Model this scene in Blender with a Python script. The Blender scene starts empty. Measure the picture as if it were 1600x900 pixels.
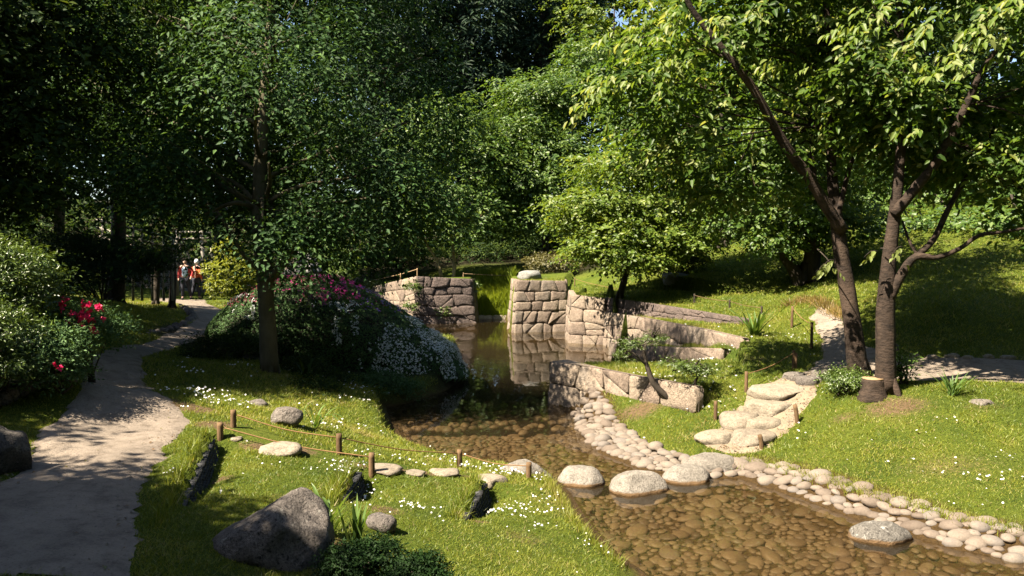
import bpy, bmesh, math, random
import numpy as np
from mathutils import Vector, Matrix, Euler

# ------------------------------------------------------------------ camera, sky, sun, exposure
scene = bpy.context.scene
COL = scene.collection
R = math.radians
FPX, CX, CY, HOR, CAMZ = 1244.0, 800.0, 450.0, 390.0, 3.3
PITCH = math.atan((CY - HOR) / FPX)
cam_d = bpy.data.cameras.new('camera')
cam_d.sensor_width = 36.0
cam_d.lens = 36.0 * FPX / 1600.0
cam_d.clip_end = 2000.0
cam = bpy.data.objects.new('camera', cam_d)
cam.location = (0, 0, CAMZ)
cam.rotation_euler = (math.pi / 2 - PITCH, 0, 0)
COL.objects.link(cam)
scene.camera = cam

SUN_EL = R(51.0)
SUN_AZ = (-0.86, -0.51)                      # horizontal direction towards the sun
_n = math.hypot(*SUN_AZ)
SUN_DIR = np.array([SUN_AZ[0] / _n * math.cos(SUN_EL), SUN_AZ[1] / _n * math.cos(SUN_EL), math.sin(SUN_EL)])
world = bpy.data.worlds.new('World')
scene.world = world
world.use_nodes = True
wn = world.node_tree.nodes
bg = wn.get('Background') or wn.new('ShaderNodeBackground')
sky = wn.new('ShaderNodeTexSky')
sky.sky_type = 'NISHITA'
sky.sun_disc = False
sky.sun_elevation = SUN_EL
sky.sun_rotation = math.atan2(SUN_DIR[0], SUN_DIR[1])
world.node_tree.links.new(sky.outputs[0], bg.inputs[0])
bg.inputs[1].default_value = 0.05
sun_d = bpy.data.lights.new('sun', 'SUN')
sun_d.energy = 5.0
sun_d.angle = R(0.53)
sun_d.color = (1.0, 0.87, 0.69)
sun = bpy.data.objects.new('sun', sun_d)
sun.rotation_euler = Vector(SUN_DIR).to_track_quat('Z', 'Y').to_euler()
sun.location = (-20, -12, 30)
COL.objects.link(sun)
scene.view_settings.view_transform = 'Standard'
scene.view_settings.look = 'None'
scene.view_settings.gamma = 1.0
scene.view_settings.use_curve_mapping = False
scene.view_settings.exposure = 2.35
cy = scene.cycles
cy.max_bounces = 7
cy.diffuse_bounces = 3
cy.glossy_bounces = 3
cy.transmission_bounces = 4
cy.transparent_max_bounces = 6
cy.caustics_reflective = False
cy.caustics_refractive = False
cy.use_denoising = True
cy.sample_clamp_indirect = 4.0

rng = np.random.default_rng(7)
random.seed(7)

# ------------------------------------------------------------------ pixel helpers (where a thing stands in the place)
def ray(px, py):
    u, v = (px - CX) / FPX, (CY - py) / FPX
    c, s = math.cos(PITCH), math.sin(PITCH)
    return np.array([u, c + v * s, -s + v * c])
def PZ(px, py, z):                            # the point at height z
    d = ray(px, py)
    return np.array([0, 0, CAMZ]) + d * ((z - CAMZ) / d[2])
def PY(px, py, Y):                            # the point at depth Y
    d = ray(px, py)
    return np.array([0, 0, CAMZ]) + d * (Y / d[1])
def proj(P):
    P = np.asarray(P, float) - np.array([0, 0, CAMZ])
    c, s = math.cos(PITCH), math.sin(PITCH)
    f = P[..., 1] * c - P[..., 2] * s
    up = P[..., 1] * s + P[..., 2] * c
    return CX + FPX * P[..., 0] / f, CY - FPX * up / f

# ------------------------------------------------------------------ noise
def _hash(ix, iy, iz, seed):
    h = (ix * 374761393 + iy * 668265263 + iz * 2147483647 + seed * 974634541) & 0xFFFFFFFF
    h = ((h ^ (h >> 13)) * 1274126177) & 0xFFFFFFFF
    h = ((h ^ (h >> 16)) * 2246822519) & 0xFFFFFFFF
    return ((h ^ (h >> 15)) & 0xFFFFFF) / float(0xFFFFFF)
def vnoise(P, seed=0):
    P = np.asarray(P, float)
    i = np.floor(P).astype(np.int64)
    f = P - i
    f = f * f * (3 - 2 * f)
    r = 0
    for a in (0, 1):
        for b in (0, 1):
            for c in (0, 1):
                w = (f[:, 0] if a else 1 - f[:, 0]) * (f[:, 1] if b else 1 - f[:, 1]) * (f[:, 2] if c else 1 - f[:, 2])
                r = r + w * _hash(i[:, 0] + a, i[:, 1] + b, i[:, 2] + c, seed)
    return r * 2 - 1
def fbm(P, scale, octv=4, seed=0, gain=0.5):
    P = np.asarray(P, float) * scale
    a, r = 1.0, 0
    for o in range(octv):
        r = r + a * vnoise(P * (2 ** o) + 13.7 * o, seed + o)
        a *= gain
    return r
def noise2(x, y, scale, seed=0, octv=3):
    x = np.asarray(x, float).ravel(); y = np.asarray(y, float).ravel()
    return fbm(np.stack([x, y, np.zeros_like(x) + .37], 1), scale, octv, seed)

# ------------------------------------------------------------------ mesh / object helpers
def mesh_np(name, V, F, mat=None, smooth=False, attr=None, F2=None, mats=None, midx=None):
    """V (n,3); F (m,k) array of k-gons; F2 optional second array of other size"""
    me = bpy.data.meshes.new(name)
    V = np.ascontiguousarray(V, dtype=np.float32)
    fs = [np.asarray(F, dtype=np.int32)] + ([np.asarray(F2, dtype=np.int32)] if F2 is not None and len(F2) else [])
    loops = np.concatenate([f.ravel() for f in fs])
    sizes = np.concatenate([np.full(len(f), f.shape[1], np.int32) for f in fs])
    me.vertices.add(len(V)); me.vertices.foreach_set('co', V.ravel())
    me.loops.add(len(loops)); me.loops.foreach_set('vertex_index', loops)
    me.polygons.add(len(sizes))
    st = np.zeros(len(sizes), np.int32); st[1:] = np.cumsum(sizes)[:-1]
    me.polygons.foreach_set('loop_start', st)
    try: me.polygons.foreach_set('loop_total', sizes)
    except Exception: pass
    if smooth: me.polygons.foreach_set('use_smooth', np.ones(len(sizes), bool))
    for m in (mats or ([mat] if mat else [])): me.materials.append(m)
    if midx is not None: me.polygons.foreach_set('material_index', np.asarray(midx, np.int32))
    for k, a in (attr or {}).items():
        at = me.attributes.new(k, 'FLOAT', 'POINT'); at.data.foreach_set('value', np.asarray(a, np.float32))
    me.update(calc_edges=True); me.validate()
    return me
def obj(name, me, parent=None, loc=None, rot=None, scl=None):
    o = bpy.data.objects.new(name, me)
    COL.objects.link(o)
    if parent is not None: o.parent = parent
    if loc is not None: o.location = [float(c) for c in loc]
    if rot is not None: o.rotation_euler = rot
    if scl is not None: o.scale = scl
    return o
def tag(o, label=None, cat=None, group=None, kind=None):
    if label: o['label'] = label
    if cat: o['category'] = cat
    if group: o['group'] = group
    if kind: o['kind'] = kind
    return o
def thing(name, label, cat, loc=(0, 0, 0), group=None, rot=None):
    o = obj(name, None, None, loc, rot)
    o.empty_display_size = 0.2
    return tag(o, label, cat, group)
class MB:                                      # collects pieces of one mesh
    def __init__(s): s.V = []; s.T = []; s.n = 0; s.A = []
    def add(s, V, T, a=0.0):
        V = np.asarray(V, float); T = np.asarray(T, int)
        s.V.append(V); s.T.append(T + s.n); s.n += len(V); s.A.append(np.zeros(len(V)) + a)
    def mesh(s, name, mat, smooth=False, origin=(0, 0, 0)):
        if not s.V: return None
        return mesh_np(name, np.concatenate(s.V) - np.asarray(origin), np.concatenate(s.T), mat, smooth, {'rnd': np.concatenate(s.A)})
def tris(quads):
    q = np.asarray(quads, int)
    return np.concatenate([q[:, [0, 1, 2]], q[:, [0, 2, 3]]])
def catmull(P, rad, sub):
    P = np.asarray(P, float); rad = np.asarray(rad, float)
    if len(P) < 3 or sub < 2:
        t = np.linspace(0, len(P) - 1, (len(P) - 1) * max(sub, 1) + 1)
        return np.stack([np.interp(t, range(len(P)), P[:, k]) for k in range(3)], 1), np.interp(t, range(len(P)), rad)
    Q = np.concatenate([[2 * P[0] - P[1]], P, [2 * P[-1] - P[-2]]])
    out = []
    for i in range(len(P) - 1):
        a, b, c, d = Q[i:i + 4]
        for t in np.arange(sub) / sub:
            out.append(.5 * ((2 * b) + (c - a) * t + (2 * a - 5 * b + 4 * c - d) * t * t + (3 * b - a - 3 * c + d) * t ** 3))
    out.append(P[-1])
    t = np.linspace(0, len(P) - 1, len(out))
    return np.array(out), np.interp(t, range(len(P)), rad)
def tube(mb, P, rad, sides=7, sub=3, rough=0.0, seed=0, cap=True, a=0.0):
    P, rad = catmull(P, rad, sub)
    n = len(P)
    Tn = np.gradient(P, axis=0); Tn /= np.linalg.norm(Tn, axis=1)[:, None] + 1e-9
    ref = np.array([0.31, 0.95, 0.1]) if abs(Tn[:, 1]).mean() < .8 else np.array([1.0, 0.1, 0.2])
    A = np.cross(Tn, ref); A /= np.linalg.norm(A, axis=1)[:, None] + 1e-9
    B = np.cross(Tn, A)
    th = np.arange(sides) / sides * 2 * np.pi
    V = P[:, None] + rad[:, None, None] * (np.cos(th)[None, :, None] * A[:, None] + np.sin(th)[None, :, None] * B[:, None])
    V = V.reshape(-1, 3)
    if rough > 0:
        ctr = np.repeat(P, sides, 0)
        V = ctr + (V - ctr) * (1 + rough * fbm(V, 3.0, 3, seed))[:, None]
    i = np.arange(n - 1)[:, None] * sides; j = np.arange(sides)[None]; k = (j + 1) % sides
    q = np.stack([i + j, i + k, i + sides + k, i + sides + j], -1).reshape(-1, 4)
    T = tris(q)
    if cap:
        V = np.concatenate([V, P[:1], P[-1:]])
        j = np.arange(sides); k = (j + 1) % sides
        T = np.concatenate([T, np.stack([k, j, np.full(sides, n * sides)], 1), np.stack([(n - 1) * sides + j, (n - 1) * sides + k, np.full(sides, n * sides + 1)], 1)])
    mb.add(V, T, a)
def nrm(v): return v / (np.linalg.norm(v, axis=-1, keepdims=True) + 1e-9)

# ------------------------------------------------------------------ materials
def newmat(name):
    m = bpy.data.materials.new(name); m.use_nodes = True
    nt = m.node_tree
    b = nt.nodes.get('Principled BSDF'); out = nt.nodes.get('Material Output')
    return m, nt, b, out
def ramp(nt, stops, fac=None):
    r = nt.nodes.new('ShaderNodeValToRGB')
    e = r.color_ramp.elements
    while len(e) < len(stops): e.new(0.5)
    for el, (p, c) in zip(e, stops):
        el.position = p; el.color = (*c, 1) if len(c) == 3 else c
    if fac is not None: nt.links.new(fac, r.inputs[0])
    return r
def noise_tex(nt, scale, detail=4, rough=.6, vec=None, coord='Object'):
    n = nt.nodes.new('ShaderNodeTexNoise')
    n.inputs['Scale'].default_value = scale; n.inputs['Detail'].default_value = detail; n.inputs['Roughness'].default_value = rough
    if vec is None:
        tc = nt.nodes.new('ShaderNodeTexCoord'); vec = tc.outputs[coord]
    nt.links.new(vec, n.inputs['Vector'])
    return n
def bump(nt, b, height, strength=.5, dist=.02):
    bp = nt.nodes.new('ShaderNodeBump'); bp.inputs['Strength'].default_value = strength; bp.inputs['Distance'].default_value = dist
    nt.links.new(height, bp.inputs['Height']); nt.links.new(bp.outputs[0], b.inputs['Normal'])
    return bp
def mixcol(nt, fac, a, b, mode='MIX'):
    m = nt.nodes.new('ShaderNodeMix'); m.data_type = 'RGBA'; m.blend_type = mode
    if isinstance(fac, (int, float)): m.inputs[0].default_value = fac
    else: nt.links.new(fac, m.inputs[0])
    for k, s in ((6, a), (7, b)):
        if isinstance(s, tuple): m.inputs[k].default_value = (*s, 1)
        else: nt.links.new(s, m.inputs[k])
    return m.outputs[2]
def leaf_mat(name, stops, trans=.35, tcol=(1.35, 1.25, .55), rough=.45, spec=.35):
    m, nt, b, out = newmat(name)
    at = nt.nodes.new('ShaderNodeAttribute'); at.attribute_name = 'rnd'
    r = ramp(nt, stops, at.outputs['Fac'])
    nt.links.new(r.outputs[0], b.inputs['Base Color'])
    b.inputs['Roughness'].default_value = rough
    b.inputs['Specular IOR Level'].default_value = spec
    t = nt.nodes.new('ShaderNodeBsdfTranslucent')
    tc = mixcol(nt, 1.0, r.outputs[0], tcol, 'MULTIPLY')
    nt.links.new(tc, t.inputs[0])
    mx = nt.nodes.new('ShaderNodeMixShader'); mx.inputs[0].default_value = trans
    nt.links.new(b.outputs[0], mx.inputs[1]); nt.links.new(t.outputs[0], mx.inputs[2])
    nt.links.new(mx.outputs[0], out.inputs[0])
    return m
def plain_mat(name, c1, c2, scale=6, rough=.8, bs=.4, bd=.02, detail=6, spec=.3, bscale=None):
    m, nt, b, out = newmat(name)
    n = noise_tex(nt, scale, detail)
    r = ramp(nt, [(.3, c1), (.7, c2)], n.outputs['Fac'])
    nt.links.new(r.outputs[0], b.inputs['Base Color'])
    b.inputs['Roughness'].default_value = rough; b.inputs['Specular IOR Level'].default_value = spec
    n2 = noise_tex(nt, bscale or scale * 4, 8, .65)
    bump(nt, b, n2.outputs['Fac'], bs, bd)
    return m
def stone_mat(name, cols, scale=2.5, lichen=(.5, .5, .46), lich=.62, dark=(.06, .06, .06), rough=.85, bs=.9, bd=.03, wet=False, isl=True, speck=.5, grain=48, gs=1.0):
    m, nt, b, out = newmat(name)
    tc = nt.nodes.new('ShaderNodeTexCoord'); geo = nt.nodes.new('ShaderNodeNewGeometry')
    oi = nt.nodes.new('ShaderNodeObjectInfo')
    ad = nt.nodes.new('ShaderNodeVectorMath'); ad.operation = 'ADD'
    nt.links.new(geo.outputs['Position'], ad.inputs[0]); nt.links.new(oi.outputs['Random'], ad.inputs[1])
    vec = geo.outputs['Position']
    n1 = noise_tex(nt, scale, 6, .6, vec)
    mth = nt.nodes.new('ShaderNodeMath'); mth.operation = 'MULTIPLY_ADD'
    nt.links.new(oi.outputs['Random'] if isl else geo.outputs['Random Per Island'], mth.inputs[0])
    mth.inputs[1].default_value = .5; 
    sub = nt.nodes.new('ShaderNodeMath'); sub.operation = 'SUBTRACT'; nt.links.new(n1.outputs['Fac'], sub.inputs[0]); sub.inputs[1].default_value = .25
    nt.links.new(sub.outputs[0], mth.inputs[2])
    k = len(cols)
    r = ramp(nt, [(.15 + .7 * i / (k - 1), c) for i, c in enumerate(cols)], mth.outputs[0])
    n2 = noise_tex(nt, scale * 5, 8, .7, vec)
    r2 = ramp(nt, [(lich, (0, 0, 0)), (lich + .1, (1, 1, 1))], n2.outputs['Fac'])
    c = mixcol(nt, r2.outputs[0], r.outputs[0], lichen)
    n3 = noise_tex(nt, scale * 14, 6, .7, vec)
    r3 = ramp(nt, [(.36, (speck, speck, speck)), (.46, (0, 0, 0))], n3.outputs['Fac'])
    c = mixcol(nt, r3.outputs[0], c, dark)
    n5 = noise_tex(nt, grain, 3, .6, vec); n6 = noise_tex(nt, grain * .28, 5, .7, vec)
    r5 = ramp(nt, [(.30, (.50, .49, .48)), (.50, (1, 1, 1)), (.72, (1.35, 1.35, 1.33))], n5.outputs['Fac'])
    r6 = ramp(nt, [(.32, (.55, .54, .53)), (.52, (1.05, 1.05, 1.05))], n6.outputs['Fac'])
    c = mixcol(nt, .8 * gs, c, r5.outputs[0], 'MULTIPLY'); c = mixcol(nt, .75 * gs, c, r6.outputs[0], 'MULTIPLY')
    if wet:                                    # mineral and algae stain band left at the waterline
        sx = nt.nodes.new('ShaderNodeSeparateXYZ'); nt.links.new(geo.outputs['Position'], sx.inputs[0])
        nz = noise_tex(nt, 9, 3, .5, vec)
        mm = nt.nodes.new('ShaderNodeMath'); mm.operation = 'MULTIPLY_ADD'; nt.links.new(nz.outputs['Fac'], mm.inputs[0]); mm.inputs[1].default_value = -.04
        nt.links.new(sx.outputs[2], mm.inputs[2])
        rw = ramp(nt, [(.004, (1, 1, 1)), (.022, (0, 0, 0))], mm.outputs[0])
        c = mixcol(nt, rw.outputs[0], c, (.105, .064, .03))
    nt.links.new(c, b.inputs['Base Color'])
    b.inputs['Roughness'].default_value = rough; b.inputs['Specular IOR Level'].default_value = .25
    n4 = noise_tex(nt, scale * 6, 10, .7, vec)
    ad9 = nt.nodes.new('ShaderNodeMath'); ad9.operation = 'MULTIPLY_ADD'; nt.links.new(n5.outputs['Fac'], ad9.inputs[0]); ad9.inputs[1].default_value = .35; nt.links.new(n4.outputs['Fac'], ad9.inputs[2])
    bump(nt, b, ad9.outputs[0], bs, bd)
    return m
def bark_mat(name, c1, c2, scale=5, stretch=.25, rings=False, bs=.9):
    m, nt, b, out = newmat(name)
    geo = nt.nodes.new('ShaderNodeNewGeometry')
    mp = nt.nodes.new('ShaderNodeMapping'); mp.inputs['Scale'].default_value = (1, 1, 2.3 if rings else stretch)
    nt.links.new(geo.outputs['Position'], mp.inputs[0])
    n = noise_tex(nt, scale, 8, .7, mp.outputs[0])
    r = ramp(nt, [(.32, c1), (.68, c2)], n.outputs['Fac'])
    n2 = noise_tex(nt, 1.6, 4, .6, geo.outputs['Position'])
    r2 = ramp(nt, [(.5, (0, 0, 0)), (.72, (.6, .6, .6))], n2.outputs['Fac'])
    c = mixcol(nt, r2.outputs[0], r.outputs[0], tuple(x * 1.6 for x in c2))
    nt.links.new(c, b.inputs['Base Color']); b.inputs['Roughness'].default_value = .85
    b.inputs['Specular IOR Level'].default_value = .2
    n3 = noise_tex(nt, scale * 2.2, 8, .7, mp.outputs[0])
    bump(nt, b, n3.outputs['Fac'], bs, .03)
    return m

M = {}
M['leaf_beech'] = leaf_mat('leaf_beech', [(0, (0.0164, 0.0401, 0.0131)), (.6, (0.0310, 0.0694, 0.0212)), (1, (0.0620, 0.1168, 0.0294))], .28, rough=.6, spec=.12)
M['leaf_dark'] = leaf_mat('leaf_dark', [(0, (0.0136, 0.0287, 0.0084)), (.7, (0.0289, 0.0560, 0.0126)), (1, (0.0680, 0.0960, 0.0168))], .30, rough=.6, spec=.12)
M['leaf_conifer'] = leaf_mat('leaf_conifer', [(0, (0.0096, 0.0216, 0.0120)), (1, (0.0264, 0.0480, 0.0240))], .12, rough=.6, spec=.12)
M['leaf_mid'] = leaf_mat('leaf_mid', [(0, (.036, .076, .015)), (.6, (.068, .122, .021)), (1, (.11, .165, .034))], .42)
M['leaf_maple'] = leaf_mat('leaf_maple', [(0, (.055, .098, .012)), (.6, (.098, .150, .017)), (1, (.15, .19, .028))], .45)
M['leaf_cherry'] = leaf_mat('leaf_cherry', [(0, (.036, .076, .013)), (.6, (.068, .122, .018)), (.92, (.11, .165, .028)), (1, (.21, .24, .085))], .50, rough=.45, spec=.25)  # palest stop puts sunlight into the colour of the tip sprays
M['leaf_bush'] = leaf_mat('leaf_bush', [(0, (.035, .065, .012)), (1, (.10, .15, .030))], .25, rough=.35, spec=.5)
M['leaf_yellow'] = leaf_mat('leaf_yellow', [(0, (.09, .12, .012)), (1, (.20, .22, .022))], .4)
M['leaf_olive'] = leaf_mat('leaf_olive', [(0, (.05, .05, .018)), (1, (.12, .11, .035))], .25)
M['leaf_azalea'] = leaf_mat('leaf_azalea', [(0, (0.0351, 0.0741, 0.0272)), (1, (0.0877, 0.1560, 0.0546))], .2, rough=.6, spec=.12)
M['leaf_strap'] = leaf_mat('leaf_strap', [(0, (.05, .10, .02)), (1, (.12, .19, .045))], .35)
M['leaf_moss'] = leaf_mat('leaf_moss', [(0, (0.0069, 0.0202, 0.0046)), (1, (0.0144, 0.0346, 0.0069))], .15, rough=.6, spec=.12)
M['grass_blade'] = leaf_mat('grass_blade', [(0, (0.0792, 0.1176, 0.0143)), (.5, (0.1595, 0.1904, 0.0220)), (.85, (0.2200, 0.2296, 0.0330)), (1, (0.2530, 0.2128, 0.0880))], .42, rough=.5)
M['grass_long'] = leaf_mat('grass_long', [(0, (.10, .15, .012)), (1, (.20, .24, .02))], .45)
M['white_petal'] = leaf_mat('white_petal', [(0, (0.5460, 0.5616, 0.5460)), (1, (0.6630, 0.6552, 0.6396))], .25, (0.7800, 0.7800, 0.7800))
M['azalea_white'] = leaf_mat('azalea_white', [(0, (0.4500, 0.5000, 0.4750)), (1, (0.6875, 0.7125, 0.6750))], .25, (1.2500, 1.2500, 1.2500))
M['magenta_petal'] = leaf_mat('magenta_petal', [(0, (.30, .010, .11)), (1, (.52, .03, .26))], .3, (1, 1, 1))
M['violet_petal'] = leaf_mat('violet_petal', [(0, (.12, .05, .30)), (1, (.22, .10, .45))], .3, (1, 1, 1))
M['red_petal'] = leaf_mat('red_petal', [(0, (.50, .010, .07)), (1, (.75, .03, .14))], .35, (1, 1, 1))
M['dull_red_petal'] = leaf_mat('dull_red_petal', [(0, (.13, .012, .035)), (1, (.28, .03, .08))], .3, (1, 1, 1))
M['bark_cherry'] = bark_mat('bark_cherry', (0.0068, 0.0051, 0.0043), (0.0493, 0.0340, 0.0247), 6, rings=True, bs=1.0)
M['bark_beech'] = bark_mat('bark_beech', (0.0350, 0.0315, 0.0175), (0.0910, 0.0805, 0.0490), 3, .18, bs=.6)
M['bark_dark'] = bark_mat('bark_dark', (0.0150, 0.0120, 0.0090), (0.0450, 0.0360, 0.0270), 6, .3)
M['bark_pale'] = bark_mat('bark_pale', (.11, .085, .045), (.24, .19, .11), 6, .4, bs=.4)
M['bark_red'] = bark_mat('bark_red', (.08, .03, .015), (.20, .085, .04), 4, .15)
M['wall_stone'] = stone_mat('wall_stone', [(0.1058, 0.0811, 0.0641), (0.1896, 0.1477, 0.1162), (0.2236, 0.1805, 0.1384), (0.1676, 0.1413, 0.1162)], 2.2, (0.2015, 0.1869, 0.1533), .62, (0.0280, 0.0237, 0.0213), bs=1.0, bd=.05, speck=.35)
M['wall_stone_shaded'] = stone_mat('wall_stone_shaded', [(0.0855, 0.0655, 0.0573), (0.1253, 0.0978, 0.0875), (0.1538, 0.1184, 0.1021)], 2.2, (0.1711, 0.1543, 0.1320), .64, (0.0225, 0.0197, 0.0182), bs=1.0, bd=.12, speck=.5)  # wall_stone again, with the shade on its darker faces put into the colour
M['pale_rubble'] = stone_mat('pale_rubble', [(0.0920, 0.0920, 0.0832), (0.1616, 0.1616, 0.1496), (0.2072, 0.2016, 0.1840)], 2.5, (0.2072, 0.2072, 0.1904), .66, (0.0400, 0.0400, 0.0400))
M['boulder'] = stone_mat('boulder', [(0.0576, 0.0520, 0.0464), (0.1152, 0.1008, 0.0896), (0.1440, 0.1264, 0.1096)], 2.2, (0.2192, 0.2072, 0.1840), .58, (0.0144, 0.0136, 0.0136), bs=1.0, bd=.045, speck=.9)
M['step_stone'] = stone_mat('step_stone', [(0.1152, 0.1040, 0.0896), (0.1616, 0.1472, 0.1264), (0.1960, 0.1784, 0.1552)], 2.0, (0.2416, 0.2216, 0.1928), .6, (0.0808, 0.0688, 0.0576), bs=.8, bd=.03, wet=True, speck=.6)
M['rock_grey'] = stone_mat('rock_grey', [(.075, .070, .062), (.125, .117, .104), (.165, .155, .14)], 2.4, (.25, .24, .22), .55, (.04, .037, .034), bs=1.0, bd=.04, wet=True, speck=.8)
M['flat_stone'] = stone_mat('flat_stone', [(0.1264, 0.1064, 0.0832), (0.1728, 0.1472, 0.1120), (0.2072, 0.1784, 0.1384)], 2.0, (0.2304, 0.2016, 0.1616), .6, (0.1152, 0.0920, 0.0688), bs=.6, bd=.02, speck=.35)
M['cobble_dry'] = stone_mat('cobble_dry', [(0.0806, 0.0629, 0.0487), (0.1165, 0.0933, 0.0742), (0.1476, 0.1236, 0.0997), (0.0941, 0.0862, 0.0819)], 2.0, (0.1612, 0.1399, 0.1175), .7, (0.0623, 0.0466, 0.0355), bs=.35, bd=.01, speck=.25, gs=.35)
M['cobble_dry_mass'] = stone_mat('cobble_dry_mass', [(0.0806, 0.0629, 0.0487), (0.1165, 0.0933, 0.0742), (0.1476, 0.1236, 0.0997), (0.0941, 0.0862, 0.0819)], 2.0, (0.1612, 0.1399, 0.1175), .7, (0.0623, 0.0466, 0.0355), bs=.35, bd=.01, isl=False, speck=.25, gs=.35)
M['cobble_wet'] = stone_mat('cobble_wet', [(0.0438, 0.0301, 0.0188), (0.0730, 0.0502, 0.0296), (0.0991, 0.0711, 0.0424), (0.0640, 0.0510, 0.0366)], 2.0, (0.1168, 0.0869, 0.0572), .7, (0.0292, 0.0184, 0.0088), rough=.6, bs=.35, bd=.01, speck=.35, gs=.5)
M['cobble_wet_mass'] = stone_mat('cobble_wet_mass', [(0.0438, 0.0301, 0.0188), (0.0730, 0.0502, 0.0296), (0.0991, 0.0711, 0.0424), (0.0640, 0.0510, 0.0366)], 2.0, (0.1168, 0.0869, 0.0572), .7, (0.0292, 0.0184, 0.0088), rough=.6, bs=.35, bd=.01, isl=False, speck=.35, gs=.5)
M['tile'] = plain_mat('tile', (0.0147, 0.0151, 0.0160), (0.0504, 0.0504, 0.0525), 14, .7, .5, .01)
M['wood_post'] = bark_mat('wood_post', (0.0504, 0.0297, 0.0146), (0.1260, 0.0801, 0.0420), 9, .2, bs=.6)
M['wood_grey'] = bark_mat('wood_grey', (.13, .12, .10), (.30, .275, .23), 9, .15, bs=.5)
M['cut_wood'] = plain_mat('cut_wood', (0.1800, 0.1144, 0.0568), (0.2760, 0.1920, 0.1080), 12, .8, .3, .01)
M['rope'] = plain_mat('rope', (0.1254, 0.0672, 0.0269), (0.2016, 0.1210, 0.0538), 60, .9, .6, .005)
M['core'] = plain_mat('core', (.03, .024, .018), (.07, .055, .04), 8, .95, .6, .03)
M['soil'] = plain_mat('soil', (.035, .026, .016), (.085, .062, .038), 5, .95, .8, .03)
# ------------------------------------------------------------------ ground, water, paths
CTRL = [  # (px, py, z) seen points of the ground and their heights
 (-60,900,1.2),(100,900,1.15),(150,760,1.15),(200,660,1.15),(180,600,1.15),(250,545,1.12),(330,492,1.1),(300,469,1.1),(250,469,1.1),
 (40,640,1.2),(-100,700,1.25),(60,600,1.55),(0,560,1.7),(-150,560,1.8),(120,560,1.45),(200,500,1.5),(160,470,1.9),(60,480,2.0),(240,482,1.35),
 (235,800,1.12),(230,880,1.1),(290,760,1.08),(300,880,1.05),(400,760,.98),(400,890,.95),(330,690,1.08),
 (450,720,.85),(520,760,.82),(520,880,.85),(640,780,.62),(650,880,.62),(600,735,.58),(700,745,.42),(765,752,.32),(735,800,.48),
 (840,790,.28),(850,880,.36),(920,890,.22),
 (365,660,1.04),(270,650,1.13),(300,610,1.08),(420,580,.9),(340,560,1.0),(390,640,.95),(480,650,.78),(530,690,.7),(560,640,.5),(500,600,.65),(580,670,.32),
 (650,705,.24),(420,520,1.0),(470,545,.8),(620,610,.3),(560,590,.5),
 # right lawns, stairs, path
 (1600,825,.2),(1500,790,.22),(1350,750,.24),(1600,740,.42),(1450,690,.52),(1300,690,.40),(1600,660,.75),(1385,612,.98),(1480,620,.95),(1600,610,1.0),
 (1300,562,1.04),(1450,578,1.05),(1600,583,1.05),(1700,585,1.05),(1900,590,1.08),(2100,600,1.1),(1110,690,.18),(1190,650,.5),(1240,602,.88),(1290,577,1.02),(1200,690,.25),
 (1000,665,.16),(1060,660,.28),(1120,640,.5),(1060,630,.52),(1120,604,.82),(1185,562,1.1),(1235,532,1.28),(1270,535,1.2),
 (1450,548,1.28),(1600,548,1.3),(1500,480,2.05),(1500,425,2.7),(1600,430,2.65),(1800,430,2.7),(1350,500,1.7),(1250,470,1.9),(1200,495,1.45),
 (1110,470,1.75),(1050,440,2.3),(1000,428,2.5),
]
CTRLW = [ # world points beyond what the picture shows
 (-4,0,1.6),(0,0,.9),(4,0,.8),(-9,2,1.9),(9,4,.7),(-12,8,2.2),(14,8,1.2),(-16,20,2.4),(18,16,2.2),(16,24,3.8),(14,32,5.0),(24,30,6),
 (-2.5,43,2.4),(-6,41,1.2),(-9,38,1.1),(-7,30,.9),(-9,28,1.0),(-4.5,26,.2),(-5.5,23,.6),(-5,21,.7),(-7.5,22,1.0),(-6,18,.85),(-12,26,1.3),(-16,36,1.2),(-18,44,2.0),
 (-14,36.5,1.1),(-12,44,1.6),(0,47,2.6),(5,44,2.8),(9,40,3.6),(3,38,2.2),(6,33,2.4),(4,31,1.7),(-1,40.2,1.75),(-1,38.4,.6),
 (-20,60,4.5),(0,60,4.5),(20,60,7),(-40,40,4),(40,40,8),(-60,80,8),(0,90,9),(60,80,10),(-40,0,2.5),(40,0,2),(0,-40,1.5),(-40,-40,2),(40,-40,2),(6.8,21,1.5),(7.5,26,2.1),
]
_pts = [PZ(*c) for c in CTRL] + [np.array(c, float) for c in CTRLW]
_pts = np.array(_pts)
_XY, _Z = _pts[:, :2], _pts[:, 2]
_Cc = .6
_A = np.sqrt(((_XY[:, None] - _XY[None]) ** 2).sum(-1) + _Cc ** 2) + np.eye(len(_XY)) * -0.02
_w = np.linalg.solve(_A, _Z - 2.0)
def rbf(x, y):
    out = np.empty(len(x))
    for s in range(0, len(x), 20000):
        sl = slice(s, s + 20000)
        out[sl] = np.sqrt((x[sl, None] - _XY[None, :, 0]) ** 2 + (y[sl, None] - _XY[None, :, 1]) ** 2 + _Cc ** 2) @ _w + 2.0
    return out
def inpoly(x, y, poly):
    poly = np.asarray(poly, float); r = np.zeros(len(x), bool)
    j = len(poly) - 1
    for i in range(len(poly)):
        xi, yi = poly[i, :2]; xj, yj = poly[j, :2]
        c = ((yi > y) != (yj > y)) & (x < (xj - xi) * (y - yi) / (yj - yi + 1e-12) + xi)
        r ^= c; j = i
    return r
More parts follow.
